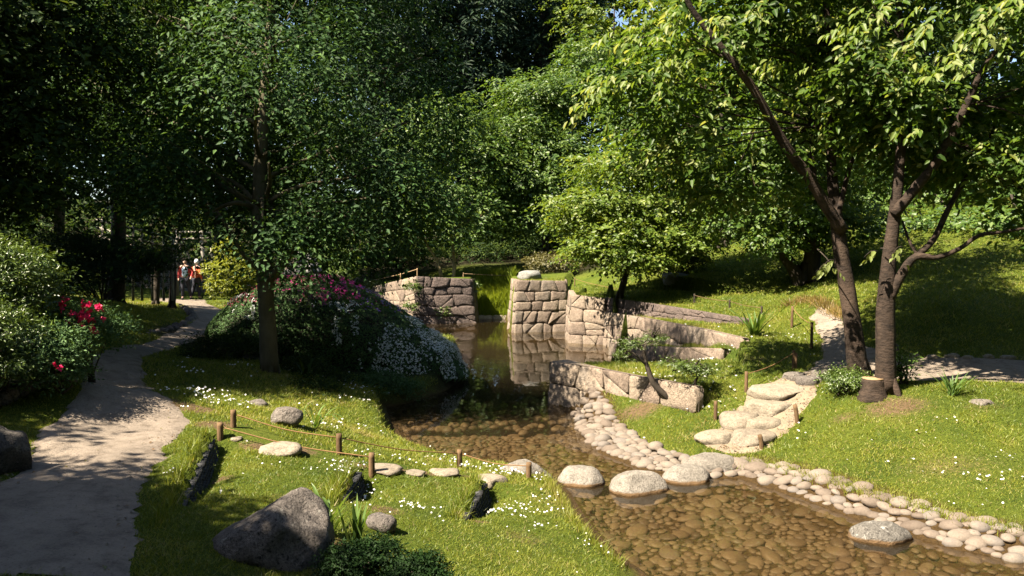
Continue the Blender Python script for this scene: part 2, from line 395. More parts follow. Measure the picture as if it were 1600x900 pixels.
def polydist(x, y, poly, closed=True):
    poly = np.asarray(poly, float)[:, :2]; d = np.full(len(x), 1e9)
    n = len(poly)
    for i in range(n if closed else n - 1):
        a, b = poly[i], poly[(i + 1) % n]
        ab = b - a; t = np.clip(((x - a[0]) * ab[0] + (y - a[1]) * ab[1]) / (ab @ ab + 1e-12), 0, 1)
        d = np.minimum(d, np.hypot(x - a[0] - t * ab[0], y - a[1] - t * ab[1]))
    return d
def smooth(t): t = np.clip(t, 0, 1); return t * t * (3 - 2 * t)
def W0(px, py): return PZ(px, py, 0.0)[:2]

# wall corner points (x, y, z of the top)
W1_wl, W1_c, W1_r = np.array([-7.6, 41.5]), np.array([-4.25, 35.4]), np.array([-1.72, 36.0])
W2_l, W2_r = np.array([-.12, 31.7]), np.array([2.28, 32.3])
P_l, P_r = np.array([2.05, 28.2]), np.array([3.25, 27.6])
R3_pts = [P_r, np.array([3.9, 24.3]), np.array([4.82, 20.0]), np.array([5.25, 18.0])]
R4_pts = [np.array([3.3, 27.9]), np.array([4.5, 24.6]), np.array([6.1, 20.6])]
R2_pts = [np.array([3.2, 23.1]), np.array([3.85, 21.0]), np.array([4.8, 18.0])]
R1_pts = [PZ(862, 568, .85)[:2], PZ(930, 578, .85)[:2], PZ(1000, 592, .85)[:2], PZ(1092, 607, .86)[:2]]
R1_back = R1_pts[0] + np.array([.38, .62])
WATER = [(1.2, 3.0), W0(985, 900), W0(935, 865), W0(893, 808), W0(872, 770), W0(850, 748), W0(790, 728), W0(720, 722), W0(650, 704), W0(615, 690), W0(603, 662), W0(598, 636),
         W0(640, 628), W0(690, 611), W0(716, 594), W0(724, 574), W0(716, 556), (-2.2, 26), (-5.2, 29), (-6.5, 36), W1_wl + [.5, -.6], W1_c + [0, -.0], W1_r, (-1.65, 38.1), (-.3, 38.2), (-.1, 36),
         W2_l, W2_r, (2.9, 31), P_l + [.3, 1.2], P_l + [.05, .14], P_r + [.05, .12], (3.4, 26.6), (3.3, 24.5), R2_pts[0] + [-.1, -.2], (2.7, 21.5), R1_back, R1_pts[0] + [-.02, 0], W0(905, 640), W0(912, 660), W0(950, 706), W0(1010, 730), W0(1100, 742), W0(1160, 742), W0(1260, 775), W0(1400, 824), W0(1500, 852), W0(1610, 872), (7.0, 7.3), (9.0, 3.0)]
WATER = np.array([np.asarray(p, float)[:2] for p in WATER])

PATCH = [  # raised grounds held by the stone walls: outline with heights
 [(-7.4,41.7,1.3),(-4.2,35.6,2.02),(-1.8,36.3,2.0),(-1.9,37.5,2.0),(-4.3,37.8,2.0),(-7,43.5,1.5)],
 [(-.02,31.9,2.03),(2.2,32.45,2.03),(2.35,35,2.1),(3.0,38,2.3),(0,38.4,2.0)],
 [(2.15,28.4,1.62),(3.3,27.8,1.6),(4.2,30,1.75),(3.2,32.2,1.9),(2.35,32.3,1.9),(2.25,30,1.7)],
 [tuple(R1_pts[0] + [.1, .1]) + (.8,), tuple(R1_pts[1] + [.07, .1]) + (.81,), tuple(R1_pts[2] + [.07, .1]) + (.82,), tuple(R1_pts[3] + [.05, .1]) + (.84,), (4.6,15.6,.98), (5.1,17.8,.8), tuple(R2_pts[1] + [.3, .1]) + (.3,), tuple(R2_pts[0] + [.3, .2]) + (.05,), (2.9,21.8,.1), tuple(R1_back + [.1, 0]) + (.7,)],
 [tuple(R2_pts[0] + [.14, .1]) + (.40,), tuple(R2_pts[1] + [.14, .05]) + (.64,), tuple(R2_pts[2] + [.12, 0]) + (.98,), (5.6,17.6,1.2), tuple(R3_pts[2] + [.4, 0]) + (.95,), tuple(R3_pts[1] + [.4, 0]) + (.55,), tuple(R3_pts[0] + [.4, 0]) + (.1,), (3.2,25,.1)],
 [tuple(R3_pts[0] + [.2, .05]) + (1.06,), tuple(R3_pts[1] + [.16, .05]) + (1.16,), tuple(R3_pts[2] + [.16, .05]) + (1.22,), tuple(R3_pts[3] + [.12, .05]) + (1.25,), (6.2,17.7,1.3), (6.5,20.5,1.4), (5.2,24.6,1.3), (3.9,27.9,1.15)],
 [tuple(R4_pts[0] + [.14, .1]) + (1.6,), tuple(R4_pts[1] + [.14, .05]) + (1.58,), tuple(R4_pts[2] + [.12, 0]) + (1.48,), (7.4,20.2,1.5), (7.4,25,1.9), (5,29.5,1.85), (3.4,29.5,1.7)],
]
# low steps in the near lawn, each held by a stack of roof tiles
STEPS = [(PZ(330, 686, 1.02)[:2], PZ(262, 842, 1.0)[:2], .32), (PZ(560, 733, .68)[:2], PZ(524, 800, .74)[:2], .36), (PZ(756, 745, .42)[:2], PZ(718, 815, .5)[:2], .34)]
def Hraw(x, y):
    z = np.maximum(rbf(x, y), .07)
    for p in PATCH:
        p = np.array(p)
        ins = inpoly(x, y, p)
        if ins.any():
            w = 1 / (((x[ins, None] - p[None, :, 0]) ** 2 + (y[ins, None] - p[None, :, 1]) ** 2) ** 1.5 + 1e-4)
            # add edge midpoints for a fairer surface
            m = (p + np.roll(p, -1, 0)) / 2
            w2 = 1 / (((x[ins, None] - m[None, :, 0]) ** 2 + (y[ins, None] - m[None, :, 1]) ** 2) ** 1.5 + 1e-4)
            z[ins] = (w @ p[:, 2] + w2 @ m[:, 2]) / (w.sum(1) + w2.sum(1))
    for a, b, h in STEPS:
        ab = b - a; L = np.hypot(*ab); u = ab / L; nx = np.array([-u[1], u[0]])
        if nx[0] < 0: nx = -nx
        t = ((x - a[0]) * u[0] + (y - a[1]) * u[1]) / L; s = (x - a[0]) * nx[0] + (y - a[1]) * nx[1]
        win = smooth((t + .08) / .12) * smooth((1.05 - t) / .75)
        z = z - h * win * (s > 0) * np.exp(-np.maximum(s, 0) / .35) + .05 * win * (s <= 0) * np.exp(np.minimum(s, 0) / .25)
    d = polydist(x, y, WATER); ins = inpoly(x, y, WATER)
    z = np.where(ins, z, .05 + (z - .05) * smooth(d / .22) ** .7)
    inp = np.zeros(len(x), bool)
    for p in PATCH: inp |= inpoly(x, y, np.array(p))
    depth = .16 + .69 * smooth((y - 14.3) / 2.5)
    zin = .05 - (depth + .05) * smooth(d / .55)
    z = np.where(ins & ~inp, zin, z)
    z = z + .018 * noise2(x, y, 1.3, 5) * (~ins)
    return z
gx = np.concatenate([-np.geomspace(400, 12.6, 26), np.arange(-12, 13.01, .1), np.geomspace(13.6, 400, 26)])
gy = np.concatenate([-np.geomspace(300, 3, 16), np.arange(-1.5, 2.9, .5), np.arange(3, 42.01, .1), np.geomspace(42.6, 500, 34)])
GXX, GYY = np.meshgrid(gx, gy)
GZ = Hraw(GXX.ravel(), GYY.ravel()).reshape(GXX.shape)
far = np.hypot(GXX, GYY - 20) > 120
GZ = np.where(far, np.minimum(np.maximum(GZ, 4), 14), GZ)
def H(x, y):
    x = np.atleast_1d(np.asarray(x, float)); y = np.atleast_1d(np.asarray(y, float))
    i = np.clip(np.searchsorted(gx, x) - 1, 0, len(gx) - 2); j = np.clip(np.searchsorted(gy, y) - 1, 0, len(gy) - 2)
    fx = np.clip((x - gx[i]) / (gx[i + 1] - gx[i]), 0, 1); fy = np.clip((y - gy[j]) / (gy[j + 1] - gy[j]), 0, 1)
    return (GZ[j, i] * (1 - fx) + GZ[j, i + 1] * fx) * (1 - fy) + (GZ[j + 1, i] * (1 - fx) + GZ[j + 1, i + 1] * fx) * fy
def h1(x, y): return float(H(x, y)[0])
def ground_hit(px, py):                         # where the sight line meets the ground
    d = ray(px, py); t = np.linspace(3, 70, 6000)
    P = np.array([0, 0, CAMZ]) + d[None] * t[:, None]
    k = np.argmax(P[:, 2] < np.maximum(H(P[:, 0], P[:, 1]), 0.0))
    return P[k]

# paths (outline in world) --------------------------------------------------
def pathpoly(pp): return np.array([PZ(*p)[:2] for p in pp])
PATH_L = pathpoly([(200,905,1.13),(205,850,1.13),(215,780,1.13),(235,730,1.13),(262,700,1.13),(285,672,1.13),(292,652,1.13),(245,618,1.13),(222,590,1.13),(228,570,1.12),(262,545,1.12),(330,522,1.1),(362,505,1.1),(350,488,1.1),(322,476,1.1),(322,468,1.1),(240,468,1.1),(236,474,1.1),(285,482,1.1),(303,498,1.1),(300,512,1.1),(250,535,1.12),(190,556,1.13),(138,585,1.15),(128,600,1.15),(132,650,1.15),(60,690,1.15),(20,740,1.16),(-60,800,1.17),(-220,905,1.17)])
PATH_R = pathpoly([(1275,600,.92),(1300,580,1.0),(1330,586,1.03),(1420,593,1.05),(1500,595,1.05),(1640,597,1.05),(1720,599,1.05),(1720,575,1.05),(1640,574,1.05),(1500,571,1.05),(1420,567,1.06),(1338,550,1.1),(1312,528,1.18),(1280,512,1.3),(1268,518,1.27),(1284,540,1.15),(1284,556,1.08),(1262,580,1.0),(1240,595,.9)])
STAIR = pathpoly([(1092,690,.18),(1130,670,.28),(1140,652,.42),(1168,628,.62),(1200,604,.82),(1240,590,.92),(1290,585,1.0),(1275,610,.9),(1250,650,.55),(1225,682,.3),(1190,702,.2),(1130,706,.16)])
TRAIL = pathpoly([(350,672,1.05),(372,662,1.03),(430,685,.86),(540,705,.7),(620,718,.5),(700,728,.38),(760,738,.3),(830,742,.2),(820,752,.24),(740,750,.36),(640,744,.5),(560,736,.62),(430,712,.85),(360,692,1.0)])
def path_sheet(name, poly, lift, step, mat, jag=.08, edge=.12):
    poly = np.asarray(poly)
    x0, y0 = poly.min(0) - .2; x1, y1 = poly.max(0) + .2
    xs = np.arange(x0, x1 + step, step); ys = np.arange(y0, y1 + step, step)
    X, Y = np.meshgrid(xs, ys); x, y = X.ravel(), Y.ravel()
    d = polydist(x, y, poly); s = np.where(inpoly(x, y, poly), d, -d) + jag * noise2(x, y, 2.2, 11)
    z = H(x, y) + lift * np.clip(s / edge, -1.6, 1) + .008 * noise2(x, y, 3, 3)
    keep = s > -edge * .6
    idx = np.arange(len(x)).reshape(X.shape)
    q = np.stack([idx[:-1, :-1], idx[:-1, 1:], idx[1:, 1:], idx[1:, :-1]], -1).reshape(-1, 4)
    q = q[keep[q].all(1)]
    us, inv = np.unique(q, return_inverse=True)
    return mesh_np(name, np.stack([x, y, z], 1)[us], inv.reshape(-1, 4), mat, True)

m, nt, b, out = newmat('ground_turf')
geo = nt.nodes.new('ShaderNodeNewGeometry')
n1 = noise_tex(nt, 1.1, 5, .6, geo.outputs['Position']); n2 = noise_tex(nt, 26, 6, .75, geo.outputs['Position']); n3 = noise_tex(nt, 90, 3, .7, geo.outputs['Position'])
g1 = ramp(nt, [(.3, (.050, .080, .012)), (.55, (.090, .120, .016)), (.75, (.125, .140, .026))], n1.outputs['Fac'])
g2 = ramp(nt, [(.35, (.45, .5, .4)), (.65, (1.25, 1.2, 1.1))], n2.outputs['Fac'])
c = mixcol(nt, 1.0, g1.outputs[0], g2.outputs[0], 'MULTIPLY')
at = nt.nodes.new('ShaderNodeAttribute'); at.attribute_name = 'dirt'
dr = ramp(nt, [(.3, (.060, .042, .024)), (.7, (.20, .135, .075))], n2.outputs['Fac'])
ad = nt.nodes.new('ShaderNodeMath'); ad.operation = 'ADD'; nt.links.new(at.outputs['Fac'], ad.inputs[0]); nt.links.new(n2.outputs['Fac'], ad.inputs[1])
dm = ramp(nt, [(.72, (0, 0, 0)), (.95, (1, 1, 1))], ad.outputs[0])
c = mixcol(nt, dm.outputs[0], c, dr.outputs[0])
at2 = nt.nodes.new('ShaderNodeAttribute'); at2.attribute_name = 'bed'
br = ramp(nt, [(.35, (.035, .022, .009)), (.7, (.10, .062, .024))], n2.outputs['Fac'])
c = mixcol(nt, at2.outputs['Fac'], c, br.outputs[0])
at4 = nt.nodes.new('ShaderNodeAttribute'); at4.attribute_name = 'deep_mud'  # pond mud, with the light lost in deep water darkened into its colour
c = mixcol(nt, at4.outputs['Fac'], c, (.010, .009, .005))
at3 = nt.nodes.new('ShaderNodeAttribute'); at3.attribute_name = 'litter'
lr = ramp(nt, [(.3, (.010, .011, .005)), (.7, (.032, .028, .013))], n2.outputs['Fac'])
c = mixcol(nt, at3.outputs['Fac'], c, lr.outputs[0])
nt.links.new(c, b.inputs['Base Color']); b.inputs['Roughness'].default_value = .9; b.inputs['Specular IOR Level'].default_value = .1
ad2 = nt.nodes.new('ShaderNodeMath'); ad2.operation = 'ADD'; nt.links.new(n2.outputs['Fac'], ad2.inputs[0]); nt.links.new(n3.outputs['Fac'], ad2.inputs[1])
bump(nt, b, ad2.outputs[0], .9, .05)
M['ground'] = m

def dirtmask(x, y):
    d = np.zeros(len(x))
    def spot(px, py, z, r, s=1.0, ax=1.0):
        nonlocal d
        c = PZ(px, py, z)
        d = np.maximum(d, s * np.exp(-(((x - c[0]) / ax) ** 2 + (y - c[1]) ** 2) / r ** 2))
    spot(1400, 628, .9, .34, .52, 1.9); spot(1320, 632, .85, .2, .4, 1.6); spot(1180, 560, 1.1, .5, .35); spot(450, 780, .9, .35, .33); spot(1480, 720, .45, .6, .3, 1.8); spot(820, 840, .35, .4, .32)
    spot(270, 640, 1.1, .35, .8); spot(310, 640, 1.1, .3, .7); spot(335, 665, 1.05, .25, .8); spot(600, 800, .66, .25, .5); spot(745, 815, .42, .15, .6); spot(560, 770, .66, .15, .6)
    spot(1000, 640, .35, .35, .5, 2.0); spot(500, 850, .85, .3, .8); spot(345, 730, 1.0, .15, .6); spot(680, 760, .45, .2, .3)
    spot(1540, 632, .9, .3, .3, 2)
    for p_ in ((470, 708, .78), (400, 695, .93), (620, 738, .52), (670, 742, .46), (720, 744, .38), (560, 730, .62)): spot(*p_, .14, .6, 1.8)
    return d
def littermask(x, y):
    l = smooth((y - 42) / 3)
    l = np.maximum(l, smooth((y - 36.5) / 2) * smooth((x - 1.5) / 1.5) * smooth((6.5 - x) / 2))
    mx, my = -4.9, 20.6
    l = np.maximum(l, smooth((4.6 - np.hypot((x - mx), (y - my) * 1.3)) / .8))
    return l
gxr, gyr = GXX.ravel(), GYY.ravel()
wd = polydist(gxr, gyr, WATER); wi = inpoly(gxr, gyr, WATER)
bedm = np.where(wi, smooth(wd / .15 + .4), smooth(1 - wd / .16) * .7)
_ed = np.array([PZ(*p)[:2] for p in [(905,636,.1),(925,668,.06),(960,702,.05),(1015,722,.05),(1090,736,.05),(1165,735,.05),(1265,768,.05),(1335,793,.05),(1405,814,.05),(1500,842,.05),(1612,866,.05)]])
bedm = np.maximum(bedm, smooth((.62 - polydist(gxr, gyr, _ed, False)) / .12) * (gxr > .5))
for p in PATCH: bedm *= ~inpoly(gxr, gyr, np.array(p))
idx = np.arange(GXX.size).reshape(GXX.shape)
q = np.stack([idx[:-1, :-1], idx[:-1, 1:], idx[1:, 1:], idx[1:, :-1]], -1).reshape(-1, 4)
ground = obj('ground', mesh_np('ground', np.stack([gxr, gyr, GZ.ravel()], 1), q, M['ground'], True, {'dirt': dirtmask(gxr, gyr), 'bed': bedm, 'litter': littermask(gxr, gyr), 'deep_mud': smooth((-.28 - GZ.ravel()) / .3)}))
tag(ground, kind='structure')

def grit_mat(name, c1, c2, c3):
    m, nt, b, out = newmat(name)
    geo = nt.nodes.new('ShaderNodeNewGeometry')
    n1 = noise_tex(nt, 1.5, 5, .6, geo.outputs['Position']); n2 = noise_tex(nt, 45, 6, .75, geo.outputs['Position'])
    r = ramp(nt, [(.3, c1), (.7, c2)], n1.outputs['Fac'])
    r2 = ramp(nt, [(.58, (0, 0, 0)), (.72, (.8, .8, .8))], n2.outputs['Fac'])
    c = mixcol(nt, r2.outputs[0], r.outputs[0], c3)
    n4 = noise_tex(nt, 5.5, 6, .7, geo.outputs['Position']); r4 = ramp(nt, [(.34, (.62, .60, .58)), (.52, (1, 1, 1)), (.7, (1.12, 1.1, 1.06))], n4.outputs['Fac'])
    c = mixcol(nt, .9, c, r4.outputs[0], 'MULTIPLY')
    r3 = ramp(nt, [(.3, (.45, .45, .45)), (.47, (1, 1, 1))], n2.outputs['Fac'])
    c = mixcol(nt, 1.0, c, r3.outputs[0], 'MULTIPLY')
    nt.links.new(c, b.inputs['Base Color']); b.inputs['Roughness'].default_value = .9; b.inputs['Specular IOR Level'].default_value = .15
    ad = nt.nodes.new('ShaderNodeMath'); ad.operation = 'ADD'; nt.links.new(n1.outputs['Fac'], ad.inputs[0]); nt.links.new(n2.outputs['Fac'], ad.inputs[1])
    bump(nt, b, ad.outputs[0], .7, .03)
    return m
M['path'] = grit_mat('path', (.155, .130, .106), (.215, .180, .146), (.27, .235, .20))
M['stair_sand'] = grit_mat('stair_sand', (.165, .130, .092), (.22, .175, .125), (.26, .22, .17))
M['trail_soil'] = grit_mat('trail_soil', (.075, .058, .036), (.13, .10, .066), (.19, .16, .12))
tag(obj('path', path_sheet('path', PATH_L, .025, .09, M['path'], .07)), kind='structure')
tag(obj('path_beyond_cherry_trees', path_sheet('path_right', PATH_R, .025, .09, M['path'], .07)), kind='structure')
tag(obj('sandy_path', path_sheet('stair_sand', STAIR, .02, .07, M['stair_sand'], .1)), kind='structure')

# water ---------------------------------------------------------------------
m, nt, b, out = newmat('pond_water')
nt.nodes.remove(b)
geo = nt.nodes.new('ShaderNodeNewGeometry')
mp = nt.nodes.new('ShaderNodeMapping'); mp.inputs['Scale'].default_value = (1, .55, 1); nt.links.new(geo.outputs['Position'], mp.inputs[0])
n = noise_tex(nt, 2.6, 3, .5, mp.outputs[0])
bp = nt.nodes.new('ShaderNodeBump'); bp.inputs['Strength'].default_value = .16; bp.inputs['Distance'].default_value = .03
nt.links.new(n.outputs['Fac'], bp.inputs['Height'])
fr = nt.nodes.new('ShaderNodeFresnel'); fr.inputs[0].default_value = 1.33; nt.links.new(bp.outputs[0], fr.inputs['Normal'])
gl = nt.nodes.new('ShaderNodeBsdfGlossy'); gl.inputs['Roughness'].default_value = .015; nt.links.new(bp.outputs[0], gl.inputs['Normal'])
tr = nt.nodes.new('ShaderNodeBsdfTransparent'); tr.inputs[0].default_value = (.86, .80, .66, 1)
mx = nt.nodes.new('ShaderNodeMixShader')
silt = nt.nodes.new('ShaderNodeBsdfDiffuse'); silt.inputs[0].default_value = (.064, .046, .023, 1)
mz = nt.nodes.new('ShaderNodeMixShader'); mz.inputs[0].default_value = .16
nt.links.new(tr.outputs[0], mz.inputs[1]); nt.links.new(silt.outputs[0], mz.inputs[2])
nt.links.new(fr.outputs[0], mx.inputs[0]); nt.links.new(mz.outputs[0], mx.inputs[1]); nt.links.new(gl.outputs[0], mx.inputs[2]); nt.links.new(mx.outputs[0], out.inputs[0])
M['water'] = m
wx, wy = np.meshgrid(np.linspace(-9, 10, 20), np.linspace(2.5, 42.4, 40))
wi_ = np.arange(wx.size).reshape(wx.shape)
wq = np.stack([wi_[:-1, :-1], wi_[:-1, 1:], wi_[1:, 1:], wi_[1:, :-1]], -1).reshape(-1, 4)
tag(obj('water', mesh_np('water', np.stack([wx.ravel(), wy.ravel(), wx.ravel() * 0], 1), wq, M['water'], True)), kind='structure')
# ------------------------------------------------------------------ rocks
def ico(sub):
    bm = bmesh.new(); bmesh.ops.create_icosphere(bm, subdivisions=sub, radius=1.0)
    V = np.array([v.co[:] for v in bm.verts]); F = np.array([[v.index for v in f.verts] for f in bm.faces]); bm.free()
    return V, F
ICO = {k: ico(k) for k in (1, 2, 3, 4)}
def rock_mesh(name, mat, size, seed, sub=4, rough=.16, planes=7, flat=0.0, shape=None, fine=.03):
    V, F = ICO[sub]; V = V.copy()
    r = np.random.default_rng(seed)
    for k in range(planes):                     # knock facets off
        n = nrm(r.normal(size=3)); d = r.uniform(.62, .9)
        s = V @ n; V -= np.maximum(s - d, 0)[:, None] * n * .85
    V = V * (1 + rough * fbm(V + seed * 3.1, 1.3, 3, seed))[:, None]
    if flat: V[:, 2] = np.where(V[:, 2] > 1 - flat, 1 - flat + (V[:, 2] - 1 + flat) * .2, V[:, 2])
    if shape is not None: V = shape(V)
    V = V + nrm(V) * (fine * fbm(V + seed, 5.0, 4, seed + 3))[:, None]
    V = V * np.asarray(size)
    return mesh_np(name, V, F, mat, True)
def rock(name, label, cat, px, py, w_px, h_px, mat, seed, depth=.8, sink=.3, flat=0, rotz=0, z=None, group=None, shape=None, planes=7, rough=.16, sub=4, Y=None, low=.62):
    """px,py: bottom centre in the picture; w_px,h_px: its seen size"""
    g = ground_hit(px, py) if z is None else PZ(px, py, z)
    if Y is not None: g = PY(px, py, Y)
    if w_px < 75: sub = min(sub, 3)
    k = g[1] / FPX
    tilt = (CAMZ - g[2]) / np.hypot(g[1], CAMZ - g[2])
    h_px = max(h_px - low * depth * w_px * tilt, .36 * h_px)
    a = w_px * k / 2; hgt = h_px * k / (1 - sink) ; 
    me = rock_mesh(name, mat, (a, a * depth, hgt / (2 - 2 * sink) * 1.0), seed, sub, rough, planes, flat, shape)
    hz = hgt / (2 - 2 * sink)
    if z is not None and z < .1:                # undercut where the water has worn it
        zc = g[2] + h_px * k - hz * (1 - flat * .8); co = np.empty(len(me.vertices) * 3, np.float32); me.vertices.foreach_get('co', co); co = co.reshape(-1, 3)
        co[:, :2] *= (1 - .32 * smooth((-zc - .005 - co[:, 2]) / .07))[:, None]; me.vertices.foreach_set('co', co.ravel())
    cz = g[2] + h_px * k - hz * (1 - flat * .8)
    o = obj(name, me, None, (g[0], g[1] + a * depth * .75, cz), (0, 0, rotz))
    return tag(o, label, cat, group)
def peak(V):
    V = V.copy(); up = np.clip(V[:, 2], 0, 2)
    V[:, 0] = V[:, 0] * (1 - .38 * np.clip(up, 0, 1)) + .30 * up
    return V
BO, ST, FL = M['boulder'], M['step_stone'], M['flat_stone']
rock('boulder', 'large dark mottled boulder with a peaked top on the near lawn', 'boulder', 418, 884, 190, 134, BO, 3, .8, .2, 0, 0, shape=peak, planes=5)
rock('rock', 'small flat-topped brown rock beside the strap-leaved plants on the lawn', 'rock', 592, 832, 52, 32, BO, 8, .9, .25, .25)
rock('boulder', 'grey boulder cut off by the left picture edge beside the path', 'boulder', -18, 742, 100, 82, BO, 12, .9, .2)
rock('rock', 'grey upright rock beside the arching grass clump', 'rock', 445, 666, 52, 33, BO, 21, .8, .2, .2)
rock('rock', 'low half-hidden grey rock in shade behind the rope fence', 'rock', 400, 634, 34, 12, BO, 22, .8, .3)
rock('stepping_stone', 'broad flat-topped stepping boulder at the foot of the rope fence, half on the bank', 'stepping stone', 818, 754, 92, 38, ST, 31, .8, .4, .3, z=0.02, planes=4, rough=.1, low=.45)
rock('stepping_stone', 'rounded grey stepping stone between the fence-foot boulder and the largest domed one', 'stepping stone', 911, 760, 84, 40, ST, 32, .8, .45, .15, z=0, planes=3, rough=.1, low=.85)
rock('stepping_stone', 'largest domed stepping stone, nearest of the row across the stream', 'stepping stone', 1000, 774, 104, 48, ST, 33, .75, .45, .08, z=0, planes=3, rough=.08, low=.85)
rock('stepping_stone', 'low domed stepping stone just before the cobble bank', 'stepping stone', 1077, 756, 84, 38, ST, 34, .8, .45, .12, z=0, planes=3, rough=.08, low=.85)
rock('stepping_stone', 'long low landing stone set in the cobble bank at the stair foot', 'stepping stone', 1110, 738, 104, 38, ST, 35, .7, .45, .25, z=.02, planes=4, rough=.12, low=.85)
rock('rock', 'lone speckled grey rock standing in the stream beside the cobble edging', 'rock', 1390, 850, 114, 48, M['rock_grey'], 41, .7, .5, .12, -.25, z=0, planes=5, low=.8)
rock('rock', 'white weathered boulder on top of the middle stone wall', 'boulder', 829, 437, 42, 15, M['pale_rubble'], 51, .8, .2, .2, Y=33.2)
rock('rock', 'pale flat rock lying on the shaded hillside grass', 'boulder', 1056, 440, 52, 15, M['pale_rubble'], 52, .8, .25, .3)
rock('rock', 'rounded grey rock in deep shade behind the grass gap', 'rock', 790, 425, 40, 10, BO, 53, .8, .25, Y=45)
rock('rock', 'dark grey boulder behind the magenta azaleas', 'boulder', 566, 462, 46, 34, BO, 54, .8, .2, .1, Y=43)
rock('rock', 'small brown rock half buried in the shaded lawn', 'rock', 1540, 634, 40, 13, BO, 55, .8, .3)
rock('rock', 'small grey rock behind the cherry trunk at the path edge', 'rock', 1398, 552, 20, 17, BO, 56, .8, .2)
# flat stones of the trodden way beside the rope fence
for px, py, w, h, sd, lb in [(430, 711, 66, 22, 61, 'pale flat stone in the grass left of the round fence post'),
                             (596, 742, 66, 17, 62, 'flat pinkish stone behind the near middle fence post'),
                             (648, 744, 42, 11, 63, 'small flat stone, fourth from the far end of the trodden way'),
                             (692, 744, 52, 13, 64, 'flat stone among daisies below the rope'),
                             (764, 760, 58, 20, 65, 'pale oval stepping slab above the tile-stacked step'),
                             (368, 690, 24, 9, 66, 'little pale stone at the head of the trodden way')]:
    rock('flat_stone', lb, 'stone', px, py, w, h, FL, sd, .9, .35, .45, group='flat stones of the trodden way')
# stone stairs on the right bank
for px, py, w, h, sd, lb in [(1128, 694, 70, 25, 71, 'grey slab at the left foot of the stone stairs'),
                             (1182, 697, 70, 28, 72, 'pale slab at the right foot of the stone stairs'),
                             (1160, 670, 56, 30, 73, 'rounded pale boulder on the left side of the stairs'),
                             (1196, 672, 60, 24, 74, 'white rounded step in the middle of the stairs'),
                             (1208, 648, 72, 26, 75, 'broad cream step above the white rounded one'),
                             (1226, 624, 86, 27, 76, 'topmost broad cream step of the stairs'),
                             (1246, 596, 40, 16, 77, 'grey rough stone at the top left of the stairs'),
                             (1268, 602, 42, 17, 78, 'dark rough stone at the top of the stairs'),
                             (1286, 596, 30, 20, 79, 'shaded rough stone at the top right of the stairs near the cherry trunk')]:
    rock('stair_stone', lb, 'stone step', px, py, w * (1.15 if sd < 77 else 1), h, M['boulder'] if sd >= 77 else FL, sd, .8, .35, .5, planes=5, rough=.1, group='stone stairs up the right bank')
# stones edging the far path, in the shade
for k, (px, py) in enumerate([(1432, 560), (1462, 562), (1492, 560), (1518, 563), (1548, 561), (1580, 562)]):
    rock('edging_stone', ['first','second','third','fourth','fifth','sixth'][k] + ' small pale stone from the cherry trunk in the row edging the shaded path', 'stone', px, py, 20 + (k * 7) % 9, 9, FL, 90 + k, .8, .3, .1, sub=2, group='small stones edging the shaded path')

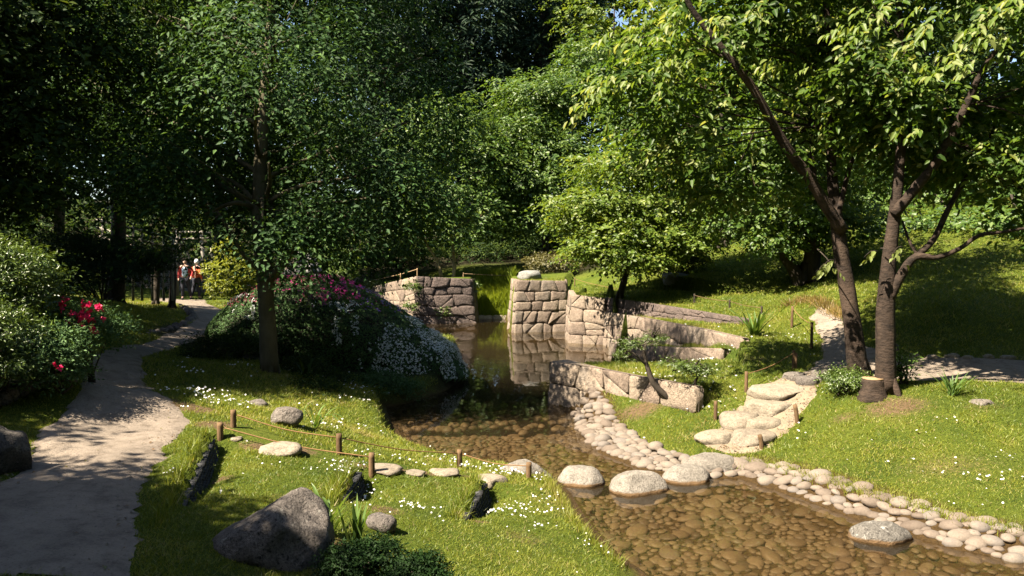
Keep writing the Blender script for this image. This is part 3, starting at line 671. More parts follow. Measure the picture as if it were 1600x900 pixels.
# ------------------------------------------------------------------ polygonal masonry
def clip_poly(P, n, d):                        # keep n.p <= d
    out = []
    for i in range(len(P)):
        a, b = P[i], P[(i + 1) % len(P)]
        sa, sb = n @ a - d, n @ b - d
        if sa <= 0: out.append(a)
        if sa * sb < 0: out.append(a + (b - a) * sa / (sa - sb))
    return out
def masonry(name, parent, base, top, outward, sw, sh, mat, seed, proud=.05, gap=.0075, part='stone', jit=.2, core=True):
    """stones of a wall face between two polylines (base and top, equal counts, world points)"""
    base = np.array(base, float); top = np.array(top, float)
    seg = np.concatenate([[0], np.cumsum(np.linalg.norm(np.diff(base, axis=0), axis=1))]); L = seg[-1]
    hh = np.linalg.norm(top - base, axis=1)
    def at(u, v):                               # u metres along, v metres up from base (fraction of local height)
        i = min(np.searchsorted(seg, u, side='right') - 1, len(seg) - 2); i = max(i, 0)
        t = (u - seg[i]) / (seg[i + 1] - seg[i])
        b = base[i] * (1 - t) + base[i + 1] * t; tt = top[i] * (1 - t) + top[i + 1] * t
        return b + (tt - b) * (v / HM)
    HM = hh.max(); r = np.random.default_rng(seed)
    rows = max(1, round(HM / sh)); cells = []
    hs = r.uniform(.8, 1.25, rows); ys = np.concatenate([[0], np.cumsum(hs)]) / hs.sum() * HM
    ph = r.uniform(0, 99, rows + 1)
    def yb(j, u):                                # wavy bed joints
        if j in (0, rows): return ys[j]
        return ys[j] + sh * jit * vnoise(np.array([[u * 1.1 / sw, ph[j], .5]]), seed)[0]
    for j in range(rows):
        u, us_ = 0.0, [0.0]
        while u < L - sw * .5:
            u += sw * r.choice([.65, .85, 1.0, 1.25, 1.5]); us_.append(min(u, L))
        if L - us_[-1] > 1e-3: us_.append(L)
        if len(us_) > 2 and us_[-1] - us_[-2] < sw * .4: us_.pop(-2)
        sl = [0.0] + list(r.normal(size=max(len(us_) - 2, 0)) * sw * .13) + [0.0]
        for i in range(len(us_) - 1):
            bl_, br_, tl_, tr_ = us_[i] - sl[i], us_[i + 1] - sl[i + 1], us_[i] + sl[i], us_[i + 1] + sl[i + 1]
            mid = (us_[i] + us_[i + 1]) / 2
            q_ = [(bl_, yb(j, bl_)), (mid, yb(j, mid)), (br_, yb(j, br_)), (tr_, yb(j + 1, tr_)), (mid, yb(j + 1, mid)), (tl_, yb(j + 1, tl_))]
            q_ = [np.array(p, float) for p in q_]
            dice = r.uniform()
            if dice < .14:                       # two small stones, one above the other
                n_ = np.array([r.normal() * .25, 1.0]); n_ /= np.hypot(*n_); d_ = n_ @ np.mean(q_, 0)
                cells += [clip_poly(q_, n_, d_), clip_poly(q_, -n_, -d_)]
            elif dice < .26:                     # corner knocked off and filled
                n_ = np.array([r.choice([-1, 1]) * 1.0, r.choice([-1, 1]) * r.uniform(.7, 1.3)]); n_ /= np.hypot(*n_)
                d_ = n_ @ np.mean(q_, 0) + .22 * min(sw, sh)
                cells += [clip_poly(q_, n_, d_), clip_poly(q_, -n_, -d_)]
            else: cells.append(q_)
    up = nrm((top - base).mean(0)); al = nrm(base[-1] - base[0]); N = nrm(np.cross(al, up)); 
    if N @ np.append(outward, 0) < 0: N = -N
    for k, P in enumerate(cells):
        if len(P) < 3: continue
        P = np.array(P); c = P.mean(0)
        area = .5 * abs(np.sum(P[:, 0] * np.roll(P[:, 1], -1) - np.roll(P[:, 0], -1) * P[:, 1]))
        if area < .006: continue
        rad = math.sqrt(area / math.pi)
        P = c + (P - c) * (1 - gap / rad)
        Q = []                                   # soften the corners
        for i in range(len(P)):
            a, b_, d = P[i - 1], P[i], P[(i + 1) % len(P)]
            ca = min(.16, .05 / (np.hypot(*(b_ - a)) + 1e-6)); cb = min(.16, .05 / (np.hypot(*(d - b_)) + 1e-6))
            Q += [b_ + (a - b_) * ca, b_ + (d - b_) * cb]
        Q = np.array(Q); n = len(Q)
        pr = proud * r.uniform(.55, 1.1); tilt = r.normal(size=2) * .03
        rings = [(1.0, -.16), (1.0, pr - .012), (1 - .012 / rad, pr), (.55, pr + .012 * r.uniform(.0, 1.3))]
        V = []
        for sc, dp in rings:
            for p in Q:
                pp = c + (p - c) * sc
                dd = dp + ((pp - c) @ tilt if dp > 0 else 0) + (.018 * vnoise(np.array([[pp[0] * 6, pp[1] * 6, seed + .3]]), k)[0] if sc < 1 else 0)
                V.append(at(np.clip(pp[0], 0, L), np.clip(pp[1], 0, HM)) + N * dd)
        V.append(at(c[0], c[1]) + N * (pr + .014 * r.uniform(0, 1.2)))
        V = np.array(V); T = []
        for g in range(len(rings) - 1):
            for i in range(n):
                j = (i + 1) % n
                T += [(g * n + i, g * n + j, (g + 1) * n + j), (g * n + i, (g + 1) * n + j, (g + 1) * n + i)]
        T += [((len(rings) - 1) * n + i, (len(rings) - 1) * n + (i + 1) % n, len(V) - 1) for i in range(n)]
        T = np.array(T)
        fn = np.cross(V[T[-1][1]] - V[T[-1][0]], V[T[-1][2]] - V[T[-1][0]])
        if fn @ N < 0: T = T[:, ::-1]
        o0 = V.mean(0) - np.array(parent.location)
        obj(part, mesh_np(part, V - V.mean(0), T, mat, False), parent, o0)
    if core:                                     # dark backing seen in the joints
        n = len(base); V = np.concatenate([base - N * .03, top - N * .03 - [0, 0, .02]])
        qd = [(i, i + 1, n + i + 1, n + i) for i in range(n - 1)]
        obj('joint_backing', mesh_np('joint_backing', V - np.array(parent.location), np.array(qd), M['core']), parent)
def V3(p, z): return np.array([p[0], p[1], z], float)
def cap(parent, poly, mat=None, name='wall_top'):
    P = np.array(poly, float); n = len(P); c = P.mean(0)
    obj(name, mesh_np(name, np.concatenate([P, [c]]) - np.array(parent.location), np.array([(i, (i + 1) % n, n) for i in range(n)]), mat or M['wall_stone']), parent)

WS, WD = M['wall_stone'], M['wall_stone_shaded']
w = thing('stone_wall', 'tall rough pinkish stone wall on the far side of the pond behind the azaleas', 'wall', V3(W1_c, 0))
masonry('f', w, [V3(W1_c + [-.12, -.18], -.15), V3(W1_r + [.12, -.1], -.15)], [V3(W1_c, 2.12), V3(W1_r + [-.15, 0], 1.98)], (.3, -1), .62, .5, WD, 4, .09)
masonry('w', w, [V3(W1_wl + [-.1, -.1], -.15), V3(W1_c + [-.12, -.14], -.15)], [V3(W1_wl, 1.28), V3(W1_c + [-.02, .02], 2.12)], (-1, -.6), 1.1, .62, WS, 6, .05)
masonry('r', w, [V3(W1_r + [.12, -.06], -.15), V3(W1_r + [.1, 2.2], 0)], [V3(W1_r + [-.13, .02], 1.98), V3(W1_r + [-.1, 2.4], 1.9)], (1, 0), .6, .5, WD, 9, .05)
w = thing('stone_wall', 'sunlit block of polygonal stone wall reflected in the middle of the pond', 'wall', V3(W2_l, 0))
masonry('f', w, [V3(W2_l + [.18, -.2], -.15), V3(W2_r + [.05, -.2], -.15)], [V3(W2_l + [.3, .05], 2.1), V3(W2_r + [-.1, .05], 2.04)], (.1, -1), .58, .46, WS, 15, .035)
masonry('l', w, [V3(W2_l + [-.1, 1.6], -.15), V3(W2_l + [.17, -.19], -.15)], [V3(W2_l + [.12, 1.7], 2.1), V3(W2_l + [.29, .06], 2.1)], (-1, -.2), .8, .5, WS, 16, .05)
masonry('r', w, [V3(W2_r + [.06, -.18], -.15), V3(W2_r + [.2, 2.6], -.1)], [V3(W2_r + [-.09, .07], 2.04), V3(W2_r + [0, 2.6], 2.04)], (1, 0), .6, .5, WS, 17, .05)
w = thing('stone_wall', 'stepped stone wall with one long arm running back into the right bank', 'wall', V3(P_l, 0))
masonry('f', w, [V3(P_l + [-.05, -.15], -.15), V3(P_r + [.1, -.1], -.15)], [V3(P_l + [.08, .05], 1.72), V3(P_r + [-.02, .05], 1.62)], (0, -1), .62, .44, WS, 25, .06)
masonry('l', w, [V3(P_l + [0, 2.2], -.15), V3(P_l + [-.04, -.13], -.15)], [V3(P_l + [.15, 2.4], 1.76), V3(P_l + [.08, .06], 1.72)], (-1, 0), .7, .45, WS, 26, .05)
t3 = [V3(R3_pts[0], 1.15), V3(R3_pts[1], 1.25), V3(R3_pts[2], 1.31), V3(R3_pts[3], 1.3)]
b3 = [t - np.array([.08, .05, 1.25]) for t in t3]
masonry('a', w, b3, t3, (-1, -.3), .8, .46, WS, 29, .045, .013)
cap(w, [t3[0], t3[1], t3[2], t3[3], t3[3] + [.17, .07, -.02], t3[2] + [.17, .07, -.02], t3[1] + [.17, .07, -.02], t3[0] + [.17, .07, -.02]])
w = thing('stone_wall', 'dark shaded wall above the uppermost grass strip on the right of the pond', 'wall', V3(R4_pts[0], 1.0))
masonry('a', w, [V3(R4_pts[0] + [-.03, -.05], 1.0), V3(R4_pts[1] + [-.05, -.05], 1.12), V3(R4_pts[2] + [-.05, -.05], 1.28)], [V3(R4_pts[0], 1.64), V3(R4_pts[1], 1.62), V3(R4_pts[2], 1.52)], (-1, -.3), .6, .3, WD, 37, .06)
w = thing('stone_wall', 'low middle retaining wall between the two grass terraces', 'wall', V3(R2_pts[0], 0))
t2 = [V3(R2_pts[0] + [-.2, 1.2], .45), V3(R2_pts[0], .5), V3(R2_pts[1], .74), V3(R2_pts[2], 1.06)]
b2 = [t - np.array([.06, .05, .75]) for t in t2]
masonry('a', w, b2, t2, (-1, -.3), .8, .38, WS, 33, .045, .013)
cap(w, [t2[0], t2[1], t2[2], t2[3], t2[3] + [.17, .07, -.02], t2[2] + [.17, .07, -.02], t2[1] + [.17, .07, -.02], t2[0] + [.17, .07, -.02]])
w = thing('stone_wall', 'nearest stone retaining wall with large blocks beside the twisted little pine', 'wall', V3(R1_pts[0], 0))
t1 = [V3(R1_pts[0], .9), V3(R1_pts[1], .9), V3(R1_pts[2], .9), V3(R1_pts[3], .9)]
b1 = [t - np.array([.06, .07, 1.1]) for t in t1]
masonry('a', w, b1, t1, (-.6, -1), .62, .55, WS, 41, .05, .014)
masonry('l', w, [V3(R1_back + [-.05, .05], -.2), V3(R1_pts[0] + [-.05, -.08], -.2)], [V3(R1_back, .85), V3(R1_pts[0] + [-.01, .02], .9)], (-1, .4), .55, .42, WS, 43, .05, .014)
cap(w, [t1[0], t1[1], t1[2], t1[3], t1[3] + [.06, .16, -.02], t1[2] + [.07, .18, -.03], t1[1] + [.08, .2, -.03], V3(R1_back, .85)])
# pale stone rim at the foot of the grass gap
w = thing('edging', 'thin pale stone rim at the water edge below the bright grass gap', 'edging', (-1.6, 37.9, 0))
masonry('a', w, [V3((-1.6, 37.75), -.1), V3((-.2, 37.85), -.1)], [V3((-1.6, 37.9), .17), V3((-.2, 38.0), .17)], (0, -1), .55, .27, FL, 45, .04)

# rubble wall behind the person, and the stone cone by the beech
w = thing('stone_wall', 'pale rubble wall in the shade behind the strolling person', 'wall', (-16.5, 38.2, 1.1))
masonry('a', w, [V3((-18.5, 38.0), 1.0), V3((-12.6, 38.4), 1.0)], [V3((-18.5, 38.3), 3.0), V3((-12.6, 38.7), 2.8)], (0, -1), .42, .26, M['pale_rubble'], 51, .07, .02)
_c = PY(466, 440, 31); _c[2] = h1(_c[0], _c[1]) - .1
w = thing('stone_cone', 'rounded cone of grey fieldstones rising behind the azaleas beside the beech trunk', 'cairn', _c)
_r = np.random.default_rng(5)
_cm = [rock_mesh('fieldstone', M['pale_rubble'], (1, .8, .62), 200 + k, 2, .2, 6) for k in range(5)]
for j in range(11):
    rr = 1.5 * (1 - j / 11.4) ** .7
    n = max(3, int(2 * math.pi * rr / .40))
    for i in range(n):
        a = 2 * math.pi * (i + .5 * (j % 2)) / n
        sc = _r.uniform(.17, .23)
        obj('fieldstone', _cm[(i * 3 + j) % 5], w, (rr * math.cos(a), rr * math.sin(a), .1 + j * .21 + _r.normal() * .03), (_r.normal() * .2, _r.normal() * .2, a + _r.normal() * .3), (sc, sc, sc))
mb = MB(); tube(mb, [(0, 0, -.3), (0, 0, 1.2), (0, 0, 2.2)], [1.45, 1.05, .25], 12, 2)
obj('core', mb.mesh('core', M['core']), w)
# ------------------------------------------------------------------ cobbles of the stream and its edging
def pebble_mesh(name, mat, seed, nu=9, nv=6):
    r = np.random.default_rng(seed)
    V = [(0, 0, -1)]
    for j in range(1, nv):
        ph = math.pi * j / nv
        for i in range(nu):
            th = 2 * math.pi * i / nu
            V.append((math.sin(ph) * math.cos(th), math.sin(ph) * math.sin(th), -math.cos(ph)))
    V.append((0, 0, 1)); V = np.array(V, float)
    for k in range(4):
        n = nrm(r.normal(size=3)); d = r.uniform(.72, .95); s = V @ n; V -= np.maximum(s - d, 0)[:, None] * n * .7
    V *= (1 + .13 * fbm(V + seed, 1.1, 2, seed))[:, None]
    T = []
    for i in range(nu):
        j = (i + 1) % nu
        T.append((0, 1 + j, 1 + i))
        for k in range(nv - 2):
            a, b_ = 1 + k * nu + i, 1 + k * nu + j
            T += [(a, b_, b_ + nu), (a, b_ + nu, a + nu)]
        T.append((1 + (nv - 2) * nu + i, 1 + (nv - 2) * nu + j, len(V) - 1))
    return V, np.array(T)
def dart(cands, rad, OV=.80):
    """greedy packing: keep a candidate when no kept one is nearer than the mean of their radii"""
    keep = []; cell = {}; cs = rad.max() * 2
    for i in range(len(cands)):
        p = cands[i]; k = (int(p[0] // cs), int(p[1] // cs)); ok = True
        for dx in (-1, 0, 1):
            for dy in (-1, 0, 1):
                for j in cell.get((k[0] + dx, k[1] + dy), ()):
                    if (cands[j][0] - p[0]) ** 2 + (cands[j][1] - p[1]) ** 2 < (OV * (rad[i] + rad[j])) ** 2: ok = False; break
                if not ok: break
            if not ok: break
        if ok: keep.append(i); cell.setdefault(k, []).append(i)
    return np.array(keep)
PEB = [pebble_mesh('p', None, 300 + k) for k in range(8)]
PEB_S = [pebble_mesh('p', None, 320 + k, 7, 4) for k in range(8)]
r = np.random.default_rng(77)
n = 60000
cx_ = r.uniform(-3.2, 7.5, n); cy_ = r.uniform(6.6, 18.5, n)
ok = inpoly(cx_, cy_, WATER) & (polydist(cx_, cy_, WATER) > .04)
pxx, pyy = proj(np.stack([cx_, cy_, cx_ * 0 - .15], 1)); ok &= (pxx > -30) & (pxx < 1640) & (pyy < 925)
cx_, cy_ = cx_[ok], cy_[ok]
rad = np.clip(r.lognormal(-2.68, .42, len(cx_)), .032, .17)
o_ = np.argsort(-rad[:650]); ordr = np.concatenate([o_, np.arange(650, len(rad))])
cx_, cy_, rad = cx_[ordr], cy_[ordr], rad[ordr]
kp = dart(np.stack([cx_, cy_], 1), rad, .70)
cx_, cy_, rad = cx_[kp], cy_[kp], rad[kp]
cz_ = H(cx_, cy_)
shown = rad / cy_
big = np.argsort(-shown)[:300]
bedroot = tag(obj('stream_bed', None, None, (2.5, 10, -.2)), kind='structure')
pm = [mesh_np('cobble', V, T, M['cobble_wet'], True) for V, T in PEB]
isbig = np.zeros(len(rad), bool); isbig[big] = True
mb = MB()
for i in range(len(rad)):
    a = r.uniform(0, 6.28); s = (rad[i] * r.uniform(1.0, 1.3), rad[i] * r.uniform(.78, 1.0), rad[i] * r.uniform(.30, .46))
    z = cz_[i] + s[2] * .2
    if isbig[i]:
        obj('cobble', pm[i % 8], bedroot, (cx_[i] - 2.5, cy_[i] - 10, min(z, -.02 - s[2]) + .2), (r.normal() * .12, r.normal() * .12, a), s)
    else:
        V, T = PEB_S[i % 8]; V = V * s; c, s_ = math.cos(a), math.sin(a)
        V = np.stack([V[:, 0] * c - V[:, 1] * s_, V[:, 0] * s_ + V[:, 1] * c, V[:, 2]], 1) + [cx_[i], cy_[i], min(z, -.02 - s[2])]
        mb.add(V - [2.5, 10, -.2], T, r.uniform())
tag(obj('pebbles', mb.mesh('pebbles', M['cobble_wet_mass'], True), bedroot), kind='stuff')
# low line of stones under water where pond becomes stream
bar = thing('pebble_bar', 'line of pebbles just under water where the pond meets the stream', 'pebble bar', (-1, 14.6, -.2))
for i in range(46):
    t = i / 45; p = PZ(625 + 255 * t, 668 - 6 * t + r.normal() * 5, -.06)
    s = r.uniform(.06, .11); obj('pebble', pm[i % 8], bar, p - np.array([-1, 14.6, -.2]) + [0, 0, -s * .3], (0, 0, r.uniform(0, 6)), (s * 1.3, s, s * .7))
# dry cobble edging of the right bank
edge = [PZ(*p) for p in [(905, 636, .1), (925, 668, .06), (960, 702, .05), (1015, 722, .05), (1090, 736, .05), (1165, 735, .05), (1265, 768, .05), (1335, 793, .05), (1405, 814, .05), (1500, 842, .05), (1612, 866, .05)]]
wid = [.32, .48, .52, .46, .40, .38, .36, .36, .40, .42, .42]
E = np.array(edge); sg = np.concatenate([[0], np.cumsum(np.linalg.norm(np.diff(E[:, :2], axis=0), axis=1))])
n = 16000
u = r.uniform(0, sg[-1], n); bx = np.interp(u, sg, E[:, 0]); by = np.interp(u, sg, E[:, 1]); tx = np.gradient(E[:, 0], sg); ty = np.gradient(E[:, 1], sg)
ux, uy = np.interp(u, sg, tx), np.interp(u, sg, ty); nl = np.hypot(ux, uy); nx_, ny_ = -uy / nl, ux / nl
v = r.uniform(-.38, 1, n) ; ww = np.interp(u, sg, wid)
ex, ey = bx + nx_ * v * ww, by + ny_ * v * ww
rad = np.clip(r.lognormal(-2.36, .22, n), .06, .155)
o_ = np.argsort(-rad[:400]); ordr = np.concatenate([o_, np.arange(400, n)])
ex, ey, rad, v = ex[ordr], ey[ordr], rad[ordr], v[ordr]
kp = dart(np.stack([ex, ey], 1), rad, .64)
edging = thing('cobble_edging', 'band of pale rounded cobbles along the right bank of the stream', 'cobble edging', (E[5][0], E[5][1], 0))
pd = [mesh_np('cobble', V, T, M['cobble_dry'], True) for V, T in PEB]
kp = kp[np.argsort(-rad[kp] / ey[kp])]
fine = MB()
for k, i in enumerate(kp):
    a = math.atan2(-.35, 1) + r.normal() * .5; s = (rad[i] * r.uniform(1.05, 1.25), rad[i] * r.uniform(.85, 1.0), rad[i] * r.uniform(.5, .68))
    z = max(-.03 + .13 * max(v[i] + .2, 0), h1(ex[i], ey[i]) - .02) + s[2] * .15
    if k >= 300:
        V, T = PEB_S[k % 8]; V = V * s; c, s_ = math.cos(a), math.sin(a)
        fine.add(np.stack([V[:, 0] * c - V[:, 1] * s_, V[:, 0] * s_ + V[:, 1] * c, V[:, 2]], 1) + np.array([ex[i], ey[i], z]) - np.array(edging.location), T, r.uniform()); continue
    obj('cobble', pd[k % 8], edging, np.array([ex[i], ey[i], z]) - np.array(edging.location), (r.normal() * .15, r.normal() * .15, a), s)

if fine.n: tag(obj('pebbles', fine.mesh('pebbles', M['cobble_dry_mass'], True), edging), kind='stuff')

# ------------------------------------------------------------------ roof tiles stacked on edge as little retaining walls
def tile_mesh(wd=.10, dp=.09, th=.012, arch=.038, n=6):
    V = []; 
    for f in (0, 1):
        for k in range(n + 1):
            t = k / n * 2 - 1; x = t * wd / 2; z = arch * (1 - t * t)
            V += [(x, f * dp, z), (x, f * dp, z - th)]
    V = np.array(V); T = []; m_ = 2 * (n + 1)
    for k in range(n):
        a = 2 * k
        T += [(a, a + 2, m_ + a + 2), (a, m_ + a + 2, m_ + a), (a + 1, m_ + a + 1, m_ + a + 3), (a + 1, m_ + a + 3, a + 3)]
        for o0, fl in ((0, 0), (m_, 1)):
            q = [(o0 + a, o0 + a + 1, o0 + a + 3), (o0 + a, o0 + a + 3, o0 + a + 2)]
            T += [t[::-1] for t in q] if fl else q
    return mesh_np('tile', V, np.array(T), M['tile'])
TILE = tile_mesh()
def tile_stack(label, a, b, ztop_a, ztop_b, rows, zbase, loc_off=(0, 0), group='stacks of curved roof tiles', facing=None):
    a, b = np.asarray(a, float), np.asarray(b, float)
    L = np.hypot(*(b - a)); u = (b - a) / L
    t = thing('tile_stack', label, 'tile wall', (a[0], a[1], zbase), group)
    nrm_ = np.array([u[1], -u[0]])
    if nrm_ @ np.asarray(facing) < 0: nrm_ = -nrm_
    ang = math.atan2(-nrm_[0], nrm_[1]) + math.pi
    rh = .045
    for j in range(rows):
        n = int(L / .095)
        for i in range(n):
            tt = (i + .5 * (j % 2) + .25) / n
            p = a + (b - a) * tt
            zt = ztop_a + (ztop_b - ztop_a) * tt
            z = zt - .045 - j * rh
            if tt > 1 or z < h1(p[0] + nrm_[0] * .12, p[1] + nrm_[1] * .12) - .03: continue
            q = p + nrm_ * (.05 + .012 * j + random.uniform(-.007, .007))
            obj('tile', TILE, t, (q[0] - a[0], q[1] - a[1], z - zbase), (random.uniform(-.05, .05), random.uniform(-.06, .06), ang + random.uniform(-.06, .06)))
    return t
for (a, b_, h), lb in zip(STEPS, ['long dark tile-faced step running down the lawn beside the path', 'dark tile-faced step in the lawn behind the strap-leaved plants', 'dark tile-faced step in the lawn below the pale oval slab']):
    u_ = nrm(b_ - a); nx = np.array([-u_[1], u_[0]]); nx = nx if nx[0] > 0 else -nx
    za, zb = h1(*(a - nx * .06)), h1(*(b_ - nx * .06))
    tile_stack(lb, a, b_, za - .035, zb - .03, 9, za - .3, facing=nx)
_a, _b = PZ(-20, 668, 1.2)[:2], PZ(112, 640, 1.2)[:2]
tb = thing('tile_bank', 'bank of wavy stacked roof tiles above the rounded stones left of the path', 'tile wall', (_a[0], _a[1], 1.2))
_u = nrm(_b - _a); _nn = np.array([_u[1], -_u[0]]); _nn = _nn if _nn[1] < 0 else -_nn
for j in range(7):
    n = int(np.hypot(*(_b - _a)) / .095)
    for i in range(n):
        p = _a + (_b - _a) * (i + .5 * (j % 2)) / n - _nn * (.10 + .055 * j)
        if i > n - 1 - j * .8: continue
        obj('tile', TILE, tb, (p[0] - _a[0], p[1] - _a[1], h1(p[0], p[1]) + .10 + .022 * j - 1.2), (random.uniform(-.08, .08), random.uniform(-.08, .08), math.atan2(-_nn[0], _nn[1]) + math.pi + random.uniform(-.1, .1)))
stw = thing('stone_row', 'row of rounded stones under the wavy tiles at the left edge of the path', 'edging', (_a[0], _a[1], 1.15))
for i in range(9):
    p = _a + (_b - _a) * (i + .5) / 8.6
    s = random.uniform(.085, .12)
    obj('stone', rock_mesh('stone', M['boulder'], (s, s * .8, s * 1.2), 400 + i, 2), stw, (p[0] - _a[0], p[1] - _a[1], h1(p[0], p[1]) + .04 - 1.15))
# kerb stones around the planted bed left of the path
kb = pathpoly([(150, 552, 1.13), (200, 540, 1.13), (250, 528, 1.12), (290, 514, 1.11), (302, 503, 1.1), (298, 494, 1.1), (280, 486, 1.1)])
kr = thing('stone_kerb', 'curved kerb of dark rough stones around the shaded bed left of the path', 'edging', (kb[0][0], kb[0][1], 1.1))
sk = np.concatenate([[0], np.cumsum(np.linalg.norm(np.diff(kb, axis=0), axis=1))])
nk = int(sk[-1] / .3)
for i in range(nk):
    s0 = (i + .5) * sk[-1] / nk; p = np.array([np.interp(s0, sk, kb[:, 0]), np.interp(s0, sk, kb[:, 1])])
    s = random.uniform(.15, .19)
    obj('stone', rock_mesh('stone', M['boulder'], (s, s * .8, s * 1.25), 430 + i, 2), kr, (p[0] - kb[0][0], p[1] - kb[0][1], random.uniform(.02, .08)), (0, 0, random.uniform(0, 6)))

# ------------------------------------------------------------------ rope fences
def fence(label, posts, links, mat=None, rope=None, rr=.0075, pr=.038, sag=.05, name='rope_fence', cat='fence', group=None):
    """posts: (px, py of the foot, height in px, lean)"""
    feet = []
    for p in posts:
        g = PY(p[0], p[1], p[4]) if len(p) > 4 else ground_hit(p[0], p[1]); feet.append(g)
    t = thing(name, label, cat, feet[0], group)
    tops = []
    for g, p in zip(feet, posts):
        hgt = p[2] * g[1] / FPX; lean = p[3]
        mb = MB(); a = g - feet[0]
        tp = a + [lean * hgt, 0, hgt]
        tube(mb, [a + [0, 0, -.15], a + [lean * hgt * .5, 0, hgt * .5], tp], [pr * 1.05, pr, pr * .97], 9, 2, .06, int(p[0]))
        obj('post', mb.mesh('post', mat or M['wood_post'], True), t)
        tops.append(tp - [0, 0, .05])
    for i, j in links:
        a, b_ = tops[i], tops[j]; m_ = (a + b_) / 2 - [0, 0, sag]
        mb = MB(); tube(mb, [a, m_, b_], [rr] * 3, 5, 6); obj('rope', mb.mesh('rope', rope or M['rope'], True), t)
    return t
fence('low rope fence on round posts along the pond side of the trodden way', [(365, 668, 28, 0), (530, 710, 33, 0), (718, 731, 29, 0), (826, 748, 26, 0.02)], [(0, 1), (1, 2), (2, 3)])
fence('low rope fence on two round posts along the lawn side of the trodden way', [(344, 686, 26, .02), (581, 741, 34, 0)], [(0, 1)])
fence('short stakes with a slack rope beside the left of the stone stairs', [(1166, 612, 32, 0), (1118, 656, 30, 0), (1240, 577, 30, 0)], [(0, 2)], pr=.032)
fence('two leaning stakes along the right of the stone stairs', [(1247, 660, 28, -.2), (1192, 701, 22, -.25)], [], pr=.035)
fence('weathered posts at the path fork behind the cherry trunks', [(1268, 545, 42, 0), (1243, 577, 26, 0), (1237, 512, 34, .03)], [(0, 2)], M['wood_post'], pr=.032)
fence('pale rail fence along the top of the far wall beside the azaleas', [(586, 450, 14, 0, 41), (626, 440, 13, 0, 38.4), (652, 430, 11, 0, 36.4)], [(0, 1), (1, 2)], M['cut_wood'], M['cut_wood'], .018, .028, 0, 'rail_fence')
fence('thin pale rail crossing behind the bright grass gap', [(724, 436, 10, 0, 38.5), (804, 442, 13, 0, 40)], [(0, 1)], M['cut_wood'], M['cut_wood'], .016, .025, .02, 'rail_fence')
fence('weathered stakes with a rope on the bank above the shaded wall', [(898, 446, 12, 0, 33), (953, 459, 12, 0, 30), (1018, 466, 12, 0, 29)], [(0, 1), (1, 2)], M['wood_post'], M['rope'], .008, .025, .03)
fence('dark stakes with a rail along the foot of the shaded hillside', [(1085, 474, 15, 0), (1140, 482, 14, 0), (1190, 492, 14, 0)], [(0, 1), (1, 2)], M['bark_dark'], M['wood_post'], .009, .028, .03, 'rail_fence')
# tree supports, trellis and gate by the person
tr = thing('trellis', 'weathered wooden trellis fence rising above the dark hedge', 'trellis', PY(215, 410, 26.6))
o0 = np.array(tr.location)
for px in (160, 180, 194, 208, 222, 238, 256, 270):
    top = 338 + (px - 160) * .30; mb = MB(); tube(mb, [PY(px, 470, 26.6) - o0, PY(px, top, 26.6) - o0], [.045, .04], 6, 1); obj('post', mb.mesh('post', M['wood_grey']), tr)
for y0, y1 in ((355, 391), (368, 404), (343, 374)):
    mb = MB(); tube(mb, [PY(150, y0, 26.5) - o0, PY(278, y1, 26.5) - o0], [.035, .035], 6, 1); obj('rail', mb.mesh('rail', M['wood_grey']), tr)
fr_ = thing('bamboo_gate', 'tall bare gate frame of leaning poles behind the strolling person', 'gate', PY(290, 468, 36))
o0 = np.array(fr_.location)
for a, b_, rd in (((277, 470), (276, 360), .09), ((284, 425), (281, 362), .05), ((303, 420), (284, 372), .06), ((322, 440), (313, 360), .10), ((334, 432), (328, 362), .05)):
    mb = MB(); tube(mb, [PY(*a, 36.4) - o0, PY(*b_, 36.4) - o0], [rd, rd * .9], 7, 1); obj('pole', mb.mesh('pole', M['wood_grey']), fr_)
for a, b_ in (((276, 374), (330, 372)), ((276, 362), (330, 364))):
    mb = MB(); tube(mb, [PY(*a, 36.3) - o0, PY(*b_, 36.3) - o0], [.05, .05], 7, 1); obj('rail', mb.mesh('rail', M['wood_grey']), fr_)
# ------------------------------------------------------------------ foliage
LEAF_Q = (np.array([(0, 0, 0), (.5, .42, .10), (0, 1, -.12), (-.5, .42, .10)]), np.array([(0, 1, 2), (0, 2, 3)]))
LEAF_B = (np.array([(0, 0, 0), (.44, .3, .07), (.34, .68, .02), (0, 1, -.22), (-.34, .68, .02), (-.44, .3, .07)]),
          np.array([(0, 1, 2), (0, 2, 3), (0, 3, 4), (0, 4, 5)]))
LEAF_T = (np.array([(0, 0, 0), (.42, .55, .05), (0, 1, -.1), (-.42, .55, .05)]), np.array([(0, 1, 2), (0, 2, 3)]))
def leaves_geo(P, D, N, L, wr=.5, tmpl=LEAF_Q):
    D = nrm(D); X = nrm(np.cross(D, N)); Z = np.cross(X, D)
    tv, tf = tmpl; n, k = len(P), len(tv)
    L = np.broadcast_to(np.asarray(L, float), (n,))[:, None, None]
    V = P[:, None] + L * (X[:, None] * (tv[None, :, :1] * wr) + D[:, None] * tv[None, :, 1:2] + Z[:, None] * tv[None, :, 2:3])
    F = (tf[None] + (np.arange(n) * k)[:, None, None]).reshape(-1, 3)
    return V.reshape(-1, 3), F, k
